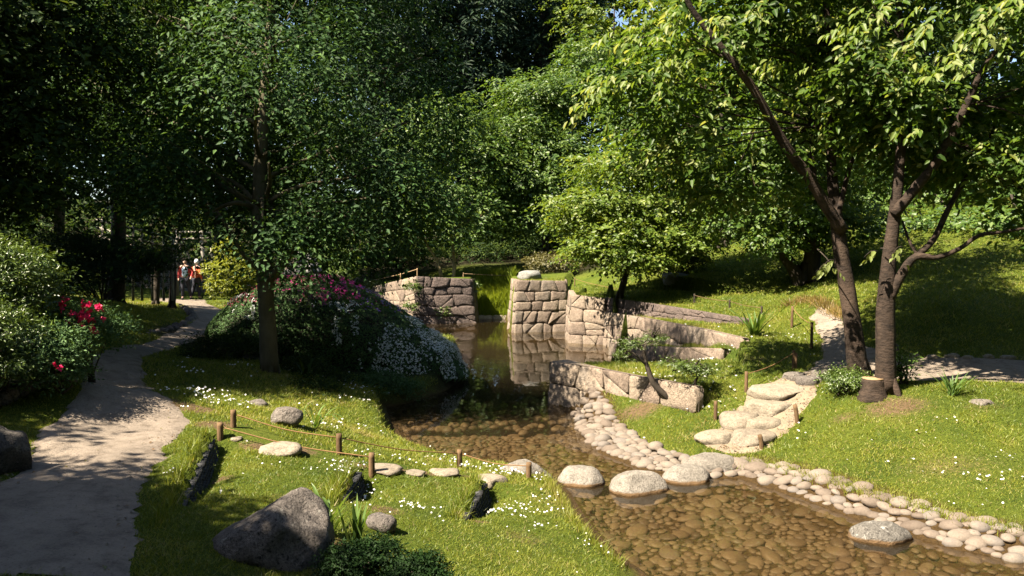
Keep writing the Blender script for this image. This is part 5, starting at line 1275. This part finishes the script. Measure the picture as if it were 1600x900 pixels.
def blades(name, x, y, z, h, w, mat, lean=.5):
    n = len(x); th = r.uniform(0, 6.28, n); d = np.stack([np.cos(th), np.sin(th), np.zeros(n)], 1)
    ph = r.uniform(0, 6.28, n); ln = np.abs(r.normal(size=n)) * lean
    b0 = np.stack([x, y, z - .005], 1); hh = h * r.uniform(.5, 1.25, n)
    tip = b0 + np.stack([np.cos(ph) * ln * hh, np.sin(ph) * ln * hh, hh], 1)
    ww = (w * r.uniform(.7, 1.2, n))[:, None]
    V = np.stack([b0 - d * ww / 2, b0 + d * ww / 2, tip], 1).reshape(-1, 3)
    F = np.arange(3 * n).reshape(-1, 3)
    pat = np.clip(.45 + .42 * noise2(x, y, .8, 21) + .20 * r.normal(size=n) + .30 * noise2(x, y, 4, 22), 0, .97)
    pat = np.where(r.uniform(size=n) < .05, 1.0, pat)
    return mesh_np(name, V, F, mat, False, {'rnd': np.repeat(pat, 3)})
x, y, z = lawn_points(700000)
dens = .55 + .45 * noise2(x, y, 2.5, 31)
k = r.uniform(size=len(x)) < np.clip(.35 + dens, 0, 1)
x, y, z = x[k], y[k], z[k]
hgt = .040 * (1 + .35 * noise2(x, y, 1.7, 33)) * np.clip(y / 11, .75, 1.6)
tag(obj('grass', blades('grass', x, y, z, hgt, np.clip(.00118 * y, .0085, .03), M['grass_blade'], 1.1)), 'short green lawn grass on both banks', 'grass', kind='stuff')
# long bright grass in the gap between the walls
n = 9000
lx = r.uniform(-1.75, .1, n); ly = r.uniform(38.0, 40.6, n)
tag(obj('grass', blades('long_grass', lx, ly, H(lx, ly), .5, .05, M['grass_long'], .6)), 'tall bright grass on the bank between the two far walls', 'grass', kind='stuff')
# tufts hanging over the water's edge and steps
def tuft_line(pts, n, h, w, spread=.06):
    pts = np.array(pts); sg = np.concatenate([[0], np.cumsum(np.linalg.norm(np.diff(pts, axis=0), axis=1))]); u = r.uniform(0, sg[-1], n)
    x = np.interp(u, sg, pts[:, 0]) + r.normal(size=n) * spread; y = np.interp(u, sg, pts[:, 1]) + r.normal(size=n) * spread
    return x, y
tx, ty = [], []
for a, b_, h in STEPS:
    u_ = nrm(b_ - a); nx = np.array([-u_[1], u_[0]]); nx = nx if nx[0] > 0 else -nx
    q0 = tuft_line([a - nx * .07, b_ - nx * .07], 900, 0, 0, .045); tx.append(q0[0]); ty.append(q0[1])
q0 = tuft_line(WATER[1:6], 2200, 0, 0, .05); tx.append(q0[0] - .10); ty.append(q0[1])
q0 = tuft_line([E[i][:2] + np.array([.30, .35]) * wid[i] * 1.5 for i in range(4, 11)], 3000, 0, 0, .08); tx.append(q0[0]); ty.append(q0[1])
for pp in (R1_pts, R2_pts, R3_pts):
    q0 = tuft_line([p + np.array([.34, .16]) for p in pp], 1800, 0, 0, .09); tx.append(q0[0]); ty.append(q0[1])
tx, ty = np.concatenate(tx), np.concatenate(ty)
tag(obj('grass', blades('grass_fringe', tx, ty, H(tx, ty), .10, .011, M['grass_blade'], .7)), 'longer grass fringe along the steps, walls and water edge', 'grass', kind='stuff')
# daisies
def daisies(pts, size):
    n = len(pts); up = nrm(np.array([0, -.25, 1.0]) + r.normal(size=(n, 3)) * .35)
    a = nrm(np.cross(up, r.normal(size=(n, 3)))); b_ = np.cross(up, a)
    th = np.arange(6) / 6 * 6.283
    s = (size * r.uniform(.7, 1.25, n))[:, None, None]
    ring = pts[:, None] + s * (np.cos(th)[None, :, None] * a[:, None] + np.sin(th)[None, :, None] * b_[:, None]) + up[:, None] * s * .25
    V = np.concatenate([pts[:, None], ring], 1).reshape(-1, 3)
    f = np.array([(0, i + 1, (i + 1) % 6 + 1) for i in range(6)])
    F = (f[None] + (np.arange(n) * 7)[:, None, None]).reshape(-1, 3)
    return V, F
x, y, z = lawn_points(160000, 4.6, 24)
px, py = proj(np.stack([x, y, z], 1))
f = noise2(x, y, 1.1, 41) + .7 * noise2(x, y, 3.3, 42)
zone = np.zeros(len(x)) - 1.4
def dz(x0, x1, y0, y1, v):
    global zone
    zone = np.where((px > x0) & (px < x1) & (py > y0) & (py < y1), np.maximum(zone, v), zone)
dz(330, 1000, 690, 905, -.42); dz(380, 780, 620, 745, .05); dz(440, 640, 570, 690, .1); dz(240, 440, 560, 700, -.2); dz(1200, 1600, 640, 830, -.48); dz(950, 1200, 560, 690, -.15); dz(1100, 1300, 500, 600, -.2); dz(200, 340, 700, 905, -.55); dz(1050, 1180, 480, 530, 0); dz(760, 900, 740, 830, -.12)
k = (f + zone > .46 + .24 * r.normal(size=len(x))) & (r.uniform(size=len(x)) < .16)
D_ = np.stack([x, y, z + .045 + .03 * r.uniform(size=len(x))], 1)[k]
V, F = daisies(D_, 0.0115 * np.clip(D_[:, 1] / 9, .85, 1.5))
tag(obj('daisies', mesh_np('daisies', V, F, M['white_petal'], False, {'rnd': np.repeat(r.uniform(size=len(D_)), 7)})), 'white daisies sprinkled through the lawns', 'flowers', kind='stuff')

def path_points(poly, n, edge):
    p = np.asarray(poly); x = r.uniform(p[:, 0].min(), p[:, 0].max(), n); y = r.uniform(p[:, 1].min(), p[:, 1].max(), n)
    d = polydist(x, y, p); k = inpoly(x, y, p) & (r.uniform(size=n) < np.exp(-d / edge) + .06); return x[k], y[k]
gx_, gy_ = [], []
for poly, n in ((PATH_L, 60000), (PATH_R, 9000), (STAIR, 5000)):
    q0 = path_points(poly, n, .18); gx_.append(q0[0]); gy_.append(q0[1])
gx_, gy_ = np.concatenate(gx_), np.concatenate(gy_); P = np.stack([gx_, gy_, H(gx_, gy_) + .03], 1); k = in_view(P); P = P[k]
tv = np.array([(1, 0, 0), (0, 1, 0), (-1, 0, 0), (0, -1, 0), (0, 0, .8)]); tf = np.array([(0, 1, 4), (1, 2, 4), (2, 3, 4), (3, 0, 4)])
half = r.uniform(size=len(P)) < .75; G = P[half]
V = G[:, None] + tv[None] * (r.lognormal(-4.9, .45, len(G)))[:, None, None] * r.uniform(.6, 1.3, (len(G), 5, 3))
F = (tf[None] + (np.arange(len(G)) * 5)[:, None, None]).reshape(-1, 3)
tag(obj('gravel', mesh_np('gravel', V.reshape(-1, 3), F, M['flat_stone'], False)), 'loose grit along the path edges', 'gravel', kind='stuff')
G = P[~half]; m_ = len(G)
M['dead_leaf'] = leaf_mat('dead_leaf', [(0, (.05, .028, .012)), (.6, (.12, .07, .03)), (1, (.10, .11, .03))], .2)
V, F, kv = leaves_geo(G + [0, 0, .006], nrm(np.stack([r.normal(size=m_), r.normal(size=m_), r.normal(size=m_) * .15], 1)), np.array([0, 0, 1.0]) + r.normal(size=(m_, 3)) * .3, .035 * r.uniform(.6, 1.4, m_), .6)
tag(obj('leaf_litter', mesh_np('leaf_litter', V, F, M['dead_leaf'], False, {'rnd': np.repeat(r.uniform(size=m_), kv)})), 'fallen leaves scattered along the path edges', 'leaves', kind='stuff')

# ------------------------------------------------------------------ azalea mound
MX, MY = -4.55, 20.6
def mound_rt(x, y):
    c, s = math.cos(-.30), math.sin(-.30)
    dx, dy = x - MX, y - MY; u = dx * c + dy * s; v = -dx * s + dy * c
    return np.hypot(u / 3.5, v / 2.55)
def mound_z(x, y):
    rr = np.clip(mound_rt(x, y), 0, 1)
    T = np.interp(x, [-8.6, -7, -6, -4.6, -3, -1.9, -1.0], [1.9, 2.45, 2.6, 2.5, 1.85, 1.25, .7])
    b0 = np.maximum(H(x, y), .15) - .05
    return b0 + np.maximum(T - b0, .1) * (1 - rr ** 2.6) ** .55
mo = thing('azalea_mound', 'big clipped mound of azaleas dotted with white and magenta blossom by the pond', 'azaleas', (MX, MY, .5))
o0 = np.array([MX, MY, .5])
g = np.linspace(-4.4, 4.4, 90); X, Y_ = np.meshgrid(g + MX, g + MY); x, y = X.ravel(), Y_.ravel()
ins = mound_rt(x, y) < 1.0
V = np.stack([x, y, mound_z(x, y) - .07], 1) - o0; idx = np.arange(len(x)).reshape(X.shape)
q = np.stack([idx[:-1, :-1], idx[:-1, 1:], idx[1:, 1:], idx[1:, :-1]], -1).reshape(-1, 4); q = q[ins[q].all(1)]; us, inv = np.unique(q, return_inverse=True)
M['mound_twigs'] = plain_mat('mound_twigs', (.008, .010, .005), (.025, .025, .012), 12, .95)
obj('twig_mass', mesh_np('twig_mass', V[us], inv.reshape(-1, 4), M['mound_twigs'], True), mo)
def mound_pts(n, jit=.05):
    a = r.uniform(0, 6.283, n); rr = np.sqrt(r.uniform(size=n)) ; rr = 1 - (1 - rr) * 1.0
    u, v = 3.5 * rr * np.cos(a), 2.55 * rr * np.sin(a); c, s = math.cos(-.30), math.sin(-.30)
    x = MX + u * c - v * s; y = MY + u * s + v * c
    e = .03; nx = -(mound_z(x + e, y) - mound_z(x - e, y)) / (2 * e); ny = -(mound_z(x, y + e) - mound_z(x, y - e)) / (2 * e)
    N = nrm(np.stack([np.clip(nx, -4, 4), np.clip(ny, -4, 4), np.ones(n)], 1))
    slope = 1 / np.clip(N[:, 2], .2, 1)
    k = r.uniform(size=n) < slope / 5
    z = mound_z(x, y) + .06 * noise2(x, y, 1.2, 51) + .025 * noise2(x, y, 6, 52)
    P = np.stack([x, y, z], 1) + N * (r.uniform(size=n) * jit)[:, None]
    return P[k], N[k]
P, N = mound_pts(190000, .04)
D = nrm(np.cross(N, r.normal(size=N.shape))) + N * .5
V, F, kv = leaves_geo(P, D, N + r.normal(size=N.shape) * .5, .058 * r.uniform(.6, 1.3, len(P)), .5)
obj('foliage', mesh_np('foliage', V - o0, F, M['leaf_azalea'], False, {'rnd': np.repeat(np.clip(r.normal(.5, .25, len(P)), 0, 1), kv)}), mo)
def blossom(name, mat, sel, dens, size, n=120000):
    P, N = mound_pts(n, .09)
    px, py = proj(P); f = noise2(P[:, 0], P[:, 1], 1.6, hash(name) % 97 if False else len(name) * 7) + .5 * noise2(P[:, 0], P[:, 1], 5.5, 5)
    k = sel(px, py, P, f) & (r.uniform(size=len(P)) < dens)
    P, N = P[k] + N[k] * .03, N[k]; m_ = len(P)
    out = []
    V = []; 
    Pn = np.repeat(P, 4, 0) + r.normal(size=(m_ * 4, 3)) * size * .25; Nn = np.repeat(N, 4, 0)
    a = r.normal(size=(m_ * 4, 3)); D = nrm(np.cross(Nn, a)) + Nn * .45
    V, F, kv = leaves_geo(Pn, D, Nn, size * r.uniform(.7, 1.2, m_ * 4), .8)
    obj(name, mesh_np(name, V - o0, F, mat, False, {'rnd': np.repeat(r.uniform(size=len(Pn)), kv)}), mo)
blossom('white_blossom', M['azalea_white'], lambda px, py, P, f: ((px > 575 + (590 - py) * .35) & (px < 730) & (py > 515) & (py < 592) & (f > -.55)) | ((px > 470) & (px < 560) & (py > 470) & (py < 540) & (f > .30)) | ((px > 560) & (px < 650) & (py > 530) & (py < 610) & (f > .25)) | ((px > 600) & (px < 660) & (py > 495) & (py < 530) & (f > .1)) | ((px > 355) & (px < 400) & (py > 460) & (py < 500) & (f > 0)), .5, .029)
blossom('magenta_blossom', M['magenta_petal'], lambda px, py, P, f: ((px > 500) & (px < 566) & (py < 470) & (f > -.3)) | ((px > 430) & (px < 500) & (py < 462) & (f > .35)), .17, .045)
blossom('red_blossom', M['dull_red_petal'], lambda px, py, P, f: ((px > 340) & (px < 510) & (py < 480) & (f > -.3)) | ((px > 540) & (px < 600) & (py > 455) & (py < 490) & (f > .2)), .10, .04)
blossom('violet_blossom', M['violet_petal'], lambda px, py, P, f: ((px > 552 + (py - 450) * .4) & (px < 640) & (py < 490) & (f > .0)), .12, .04)

# ------------------------------------------------------------------ shrubs and small plants
def shrub(name, label, spec, n, ls, mat, seed, cat='shrub', base=None, k=6, tl=.22, wr=.42, droop=.1, shell=.35, blossom=None, tmpl=LEAF_Q, group=None, down=-.4, stems=10, top=.6):
    lob = px_lobes(spec); c = np.mean([l[:3] for l in lob], 0)
    if base is None: base = np.array([c[0], c[1], h1(c[0], c[1])])
    t = thing(name, label, cat, base, group)
    cm, tw = crown_mesh('foliage', lob, n, ls, mat, seed, origin=base, k=k, tl=tl, droop=droop, wr=wr, shell=shell, down=down, tmpl=tmpl, flat=.8, top=top)
    obj('foliage', cm, t); rr = np.random.default_rng(seed); mb = MB()
    for p in tw[rr.choice(len(tw), min(stems, len(tw)), replace=False)]:
        tube(mb, [np.array([rr.normal() * .06, rr.normal() * .06, -.05]), (p - base) * .5 + rr.normal(size=3) * .05, p - base], [.02, .014, .006], 5, 2)
    obj('stems', mb.mesh('stems', M['bark_dark'], True), t)
    if blossom:
        bm_, pts, sz = blossom
        P = np.concatenate([c_ + rr.normal(size=(m_, 3)) * s_ for c_, s_, m_ in pts])
        Pn = np.repeat(P, 5, 0); D = rr.normal(size=Pn.shape) + [0, -.4, .4]
        V, F, kv = leaves_geo(Pn, D, rr.normal(size=Pn.shape) + [0, -1, 1], sz * rr.uniform(.7, 1.2, len(Pn)), .85)
        obj('blossom', mesh_np('blossom', V - base, F, bm_, False, {'rnd': np.repeat(rr.uniform(size=len(Pn)), kv)}), t)
    return t
shrub('shrub', 'rounded light-green shrub at the left picture edge, the upper of two', [(10, 440, 10.3, 70, 62, .6), (-60, 430, 10.3, 70, 70, .6), (55, 470, 10.4, 35, 40, .4)], 2600, .065, M['leaf_bush'], 501, wr=.35)
shrub('shrub', 'light-green narrow-leaved shrub at the left picture edge, the lower of two', [(5, 535, 9.5, 52, 55, .45), (-50, 530, 9.5, 60, 65, .45), (15, 580, 9.4, 42, 24, .35), (-40, 585, 9.4, 50, 24, .35)], 2300, .06, M['leaf_bush'], 502, wr=.3)
shrub('shrub', 'dull olive shrub between the light-green ones and the path', [(80, 570, 9.8, 42, 40, .45), (95, 540, 10, 30, 30, .4), (100, 590, 10, 30, 16, .35)], 1500, .045, M['leaf_azalea'], 503)
c1, c2, c3 = PY(97, 478, 10.6), PY(138, 490, 10.6), PY(128, 500, 10.6)
shrub('azalea_shrub', 'shaded azalea with a cluster of crimson flowers beside the path', [(120, 512, 11, 42, 34, .45), (165, 520, 11.4, 30, 25, .4)], 1300, .05, M['leaf_azalea'], 504,
      blossom=(M['red_petal'], [(c1, .05, 7), (c2, .09, 26), (c3, .08, 12), (PY(146, 512, 10.6), .04, 5), (PY(85, 572, 9.4), .03, 2)], .055))
for i, (lb, spec, n) in enumerate([('dark layered evergreen hedge below the trellis', [(100, 395, 23, 60, 36, 1.2), (165, 398, 24, 58, 24, 1.2), (228, 412, 25, 42, 18, 1.0), (140, 430, 23, 75, 25, 1.0), (215, 425, 25, 48, 18, .9), (70, 440, 21, 50, 40, 1.2)], 5200)]):
    shrub('hedge', lb, spec, n, .085, M['leaf_moss'], 510 + i, cat='hedge', k=7, tl=.35, wr=.35, stems=26)
for i, (px, lb) in enumerate([(243, 'thin dark trunk left of the strolling person'), (268, 'thin dark post-like trunk just left of the strolling person')]):
    b0 = gpt(px, 28 - i); tp = PY(px + 2, 385, b0[1])
    tree('young_tree', lb, b0, [b0, (b0 + tp) / 2 + [.03, 0, 0], tp], [.12, .11, .09], px_lobes([(px - 5, 392, b0[1], 20, 7, .6), (px + 6, 386, b0[1], 18, 7, .6)]), 200, .10, MD, M['bark_dark'], 530 + i, k=7, tl=.4, wr=.4, nsub=4, start=.6)
shrub('shrub', 'bright yellow-green bush lit by the sun beside the strolling person', [(362, 428, 33, 38, 26, 1), (352, 452, 32.5, 28, 16, .8), (385, 440, 33, 26, 24, .8), (358, 395, 33.5, 22, 18, .7)], 1500, .13, M['leaf_yellow'], 540, wr=.5)
shrub('shrub', 'pale speckled shrub behind the stone cone', [(510, 405, 36, 38, 24, 1), (480, 420, 36, 24, 18, .8), (540, 420, 36, 24, 16, .8)], 900, .14, MM, 541, wr=.5)
shrub('shrub', 'low pale-green bush just above the magenta azaleas', [(520, 434, 33, 24, 12, .6)], 500, .09, M['leaf_bush'], 542)
shrub('shrub', 'brownish leafy shrub behind the white boulder', [(855, 414, 38, 34, 18, 1), (885, 418, 38, 24, 14, 1)], 1000, .11, M['leaf_olive'], 543)
shrub('shrub', 'dark rounded bush under the bright maple beside the pale flat rock', [(1050, 412, 29.5, 42, 20, 1), (1085, 410, 29.5, 24, 16, .8)], 1100, .10, MD, 544)
shrub('shrub', 'dark undergrowth bush at the foot of the far conifers, left part', [(640, 400, 44, 60, 22, 1.5), (580, 415, 43, 50, 20, 1.5)], 1200, .17, MD, 545)
shrub('shrub', 'dark undergrowth bush at the foot of the far conifers, right part', [(760, 400, 47, 70, 20, 1.5), (840, 390, 48, 60, 25, 1.5)], 1200, .17, MD, 546)
g_ = ground_hit(1322, 622)
shrub('shrub', 'small dark-green rounded bush left of the sawn stump', [(1322, 600, g_[1] + .25, 28, 19, .3)], 700, .045, M['leaf_bush'], 547, wr=.4)
g_ = ground_hit(1412, 600)
shrub('sapling', 'small leafy sapling right of the upright cherry trunk', [(1410, 570, g_[1], 13, 17, .15), (1405, 592, g_[1], 14, 12, .15)], 160, .06, MM, 548)
for i, (lb, spec, n) in enumerate([('dark mossy low bush at the bottom edge, left of a pair', [(545, 890, 5.9, 42, 42, .25), (590, 870, 6.1, 30, 28, .25)], 1500), ('dark mossy low bush at the bottom edge, right of a pair', [(650, 905, 5.9, 52, 40, .25)], 1300)]):
    shrub('low_bush', lb, spec, n, .028, M['leaf_moss'], 550 + i, k=6, tl=.07, wr=.5, group='mossy bushes at the bottom edge')
for i, (lb, spec, n, mt) in enumerate([('leafy clump in shade at the right foot of the beech', [(475, 580, 16.6, 40, 22, .5), (520, 600, 16.6, 34, 20, .5)], 900, MD), ('leafy clump in shade left of the beech trunk', [(355, 545, 17, 50, 24, .6), (310, 560, 16.4, 30, 14, .4)], 1000, MD), ('dim clump between the grey rock and the beech', [(455, 630, 14.4, 38, 16, .4), (490, 612, 15, 34, 16, .4)], 800, MD), ('dark clump at the pond edge below the white azaleas', [(590, 605, 17.2, 36, 22, .5), (630, 612, 17.3, 28, 18, .4)], 800, M['leaf_azalea'])]):
    shrub('undergrowth', lb, spec, n, .07, mt, 560 + i, k=6, tl=.25, wr=.35)
for i, (px, py, Y, w_, lb) in enumerate([(589, 447, 40.4, 13, 'green tuft growing from the top of the pale wing of the far wall'), (645, 452, 35.0, 11, 'green tuft growing at the corner of the far wall'), (640, 482, 35.0, 9, 'small weed low on the corner of the far wall'), (690, 492, 35.7, 14, 'weed at the waterline of the far wall'), (712, 488, 36.2, 12, 'second weed at the waterline of the far wall, farther right'), (738, 450, 37, 12, 'weed hanging over the right end of the far wall')]):
    p_ = PY(px, py, Y)
    shrub('weed', lb, [(px, py, Y - .1, w_, w_ * .9, .25)], 90, .10, M['leaf_bush'], 580 + i, base=p_, stems=4, cat='weed')
def strap_clump(label, px, py, n, ln, wd_, spread, mat, seed, arch=.5, name='strap_plant', Y=None, bias=(0, 0)):
    rr = np.random.default_rng(seed); g = ground_hit(px, py) if Y is None else PY(px, py, Y)
    t = thing(name, label, 'plant', g)
    for i in range(n):
        th = rr.uniform(0, 6.28); L = ln * rr.uniform(.6, 1.15); out = spread * rr.uniform(.3, 1.2)
        d = np.array([math.cos(th) + bias[0], math.sin(th) + bias[1], 0]); ar = arch * rr.uniform(.5, 1.3)
        s = np.linspace(0, 1, 7); c = np.stack([d[0] * out * s * L, d[1] * out * s * L, L * (s - ar * s ** 2.4)], 1)
        c += np.array([rr.normal() * .03, rr.normal() * .03, 0]); sd = nrm(np.cross(d, [0, 0, 1.0])) if np.hypot(*d[:2]) > .05 else np.array([1., 0, 0])
        w = wd_ * np.array([.7, 1, 1, .95, .8, .5, .03])
        V = np.concatenate([c - sd * w[:, None] / 2, c + [0, 0, -.15 * wd_], c + sd * w[:, None] / 2])
        q = []
        for j in range(6): q += [(j, j + 1, 8 + j, 7 + j), (7 + j, 8 + j, 15 + j, 14 + j)]
        obj('leaf', mesh_np('leaf', V, np.array(q), mat, True, {'rnd': np.full(len(V), rr.uniform())}), t)
MS = M['leaf_strap']
strap_clump('broad strap-leaved plant leaning over the right of the large boulder', 508, 836, 13, .50, .050, .55, MS, 601, .35)
strap_clump('narrow upright strap-leaved plant right of the large boulder', 556, 848, 16, .42, .030, .35, MS, 602, .15)
strap_clump('arching grass-like plant beside the grey upright rock', 490, 668, 10, .85, .030, .75, MS, 603, .75, bias=(.5, 0))
strap_clump('spiky sword-leaved plant at the end of the upper terrace wall', 1180, 526, 24, .8, .07, .85, MS, 604, .30)
strap_clump('clump of long grass blades right of the sapling', 1487, 618, 40, .5, .022, .7, MS, 605, .35)
strap_clump('dark fern-like clump at the left foot of the beech', 375, 560, 14, .55, .05, .8, MD, 606, .5)
strap_clump('dark fern-like clump right of the beech trunk', 478, 592, 16, .6, .05, .8, MD, 607, .5)
# overhanging dry grass on the bank behind the path fork
tx_, ty_ = tuft_line([PZ(1225, 484, 1.62)[:2], PZ(1275, 494, 1.55)[:2], PZ(1320, 515, 1.42)[:2]], 900, 0, 0, .12)
M['grass_dry'] = leaf_mat('grass_dry', [(0, (.10, .075, .02)), (1, (.22, .15, .05))], .3)
tag(obj('dry_grass', blades('dry_grass', tx_, ty_, H(tx_, ty_), .20, .022, M['grass_dry'], 1.0)), 'tufts of dry overhanging grass on the bank behind the path fork', 'grass', kind='stuff')

# ------------------------------------------------------------------ strolling person
def skin_obj(name, verts, edges, radii, mat, parent, sub=2, root=0):
    me = bpy.data.meshes.new(name); bm = bmesh.new(); ly = bm.verts.layers.skin.verify()
    vs = [bm.verts.new(v) for v in verts]; bm.verts.ensure_lookup_table()
    for a, b_ in edges: bm.edges.new((vs[a], vs[b_]))
    for i, v in enumerate(vs):
        rd = radii[i]; v[ly].radius = (rd, rd) if not isinstance(rd, tuple) else rd
        v[ly].use_root = i == root
    bm.to_mesh(me); bm.free(); me.materials.append(mat)
    o = obj(name, me, parent)
    o.modifiers.new('skin', 'SKIN'); s = o.modifiers.new('sub', 'SUBSURF'); s.levels = sub; s.render_levels = sub
    return o
M['skin'] = plain_mat('skin', (.42, .26, .19), (.50, .32, .24), 10, .6, .1, .005)
M['jacket'] = plain_mat('jacket', (.36, .060, .022), (.50, .10, .035), 8, .8, .4, .02)
M['shirt'] = plain_mat('shirt', (.24, .36, .46), (.38, .50, .60), 8, .8, .3, .01)
M['trousers'] = plain_mat('trousers', (.012, .013, .02), (.03, .032, .045), 12, .85, .4, .01)
M['hair'] = plain_mat('hair', (.010, .007, .005), (.03, .02, .014), 30, .6, .6, .01)
M['jacket_red'] = plain_mat('jacket_red', (.26, .022, .022), (.40, .05, .045), 8, .8, .4, .02)
M['cap'] = plain_mat('cap', (.50, .50, .48), (.65, .65, .62), 12, .8, .2, .01)
def person(label, px, py, rotz, jacket, shirt, hairm, scl):
    pg = PZ(px, py, 1.1); pg[2] = h1(pg[0], pg[1]) + .025
    pe = thing('person', label, 'person', pg, 'people strolling on the path', (0, 0, rotz))
    pe.scale = (scl, scl, scl)
    bodyV = [(0, 0, .93), (0, .01, 1.12), (0, .01, 1.30), (0, .0, 1.42), (0, -.01, 1.50), (0, -.02, 1.58), (0, -.03, 1.68),
             (.17, .0, 1.39), (.30, .02, 1.14), (.24, -.12, .93), (.22, -.17, .86), (-.17, .0, 1.39), (-.24, .05, 1.12), (-.25, -.05, .88), (-.25, -.08, .80),
             (.09, .0, .88), (.14, .05, .48), (.20, .16, .10), (.20, .05, .045), (-.09, 0, .88), (-.10, -.06, .48), (-.11, -.02, .09), (-.11, -.16, .045)]
    bodyE = [(0, 1), (1, 2), (2, 3), (3, 4), (4, 5), (5, 6), (3, 7), (7, 8), (8, 9), (9, 10), (3, 11), (11, 12), (12, 13), (13, 14), (0, 15), (15, 16), (16, 17), (17, 18), (0, 19), (19, 20), (20, 21), (21, 22)]
    bodyR = [.13, .12, .14, .10, .05, .085, .075, .06, .045, .035, .03, .06, .045, .035, .03, .085, .058, .042, .035, .085, .058, .042, .035]
    pbody = skin_obj('body', bodyV, bodyE, bodyR, M['skin'], pe)
    skin_obj('trousers', [(0, 0, .95), (.10, 0, .86), (.145, .05, .48), (.20, .16, .12), (-.10, 0, .86), (-.105, -.06, .48), (-.11, -.02, .12)], [(0, 1), (1, 2), (2, 3), (0, 4), (4, 5), (5, 6)], [.155, .105, .08, .065, .105, .08, .065], M['trousers'], pe)
    skin_obj('shirt', [(0, -.03, .92), (0, -.03, 1.12), (0, -.03, 1.30), (0, -.02, 1.42)], [(0, 1), (1, 2), (2, 3)], [.135, .135, .145, .09], M[shirt], pe)
    jk = skin_obj('jacket', [(.10, .05, .90), (.115, .05, 1.12), (.11, .05, 1.30), (.10, .02, 1.40), (.19, .01, 1.37), (.31, .02, 1.14), (.25, -.11, .95)], [(0, 1), (1, 2), (2, 3), (3, 4), (4, 5), (5, 6)], [.115, .12, .125, .085, .085, .068, .052], M[jacket], pe)
    skin_obj('jacket_front', [(-.115, .05, .86), (-.12, .05, 1.12), (-.11, .05, 1.30), (-.10, .02, 1.40), (-.19, .01, 1.37), (-.25, .05, 1.12), (-.26, -.05, .90)], [(0, 1), (1, 2), (2, 3), (3, 4), (4, 5), (5, 6)], [.085, .09, .10, .08, .08, .062, .05], M[jacket], pe)
    hv, hf = ICO[3]; hv = hv * [.098, .112, .125]; hv = hv * (1 + .05 * fbm(hv * 20, 1, 2, 4))[:, None]
    keep_ = ~((hv[:, 1] < -.02) & (hv[:, 2] < .045))
    fk = hf[keep_[hf].all(1)]
    obj('hair', mesh_np('hair', hv + [0, -.015, 1.655], fk, M[hairm], True), pe)
    for s_ in (1, -1):
        v_, f_ = ICO[2]; obj('shoe', mesh_np('shoe', v_ * [.05, .13, .045] + ([.20, .09, .035] if s_ > 0 else [-.11, -.10, .035]), f_, M['trousers'], True), pe)
    v_, f_ = ICO[1]
    for s_ in (1, -1): obj('eye', mesh_np('eye', v_ * .012 + [s_ * .032, -.108, 1.655], f_, M['hair'], True), pbody)
    obj('nose', mesh_np('nose', v_ * [.013, .02, .022] + [0, -.118, 1.625], f_, M['skin'], True), pbody)
person('dark-haired person in a red jacket over a light-blue top walking towards the viewer', 290, 468.5, .25, 'jacket_red', 'shirt', 'hair', 1.03)
person('person in an orange jacket, dark trousers and a pale cap, seen from behind', 308, 467.5, 2.7, 'jacket', 'jacket', 'cap', 1.0)
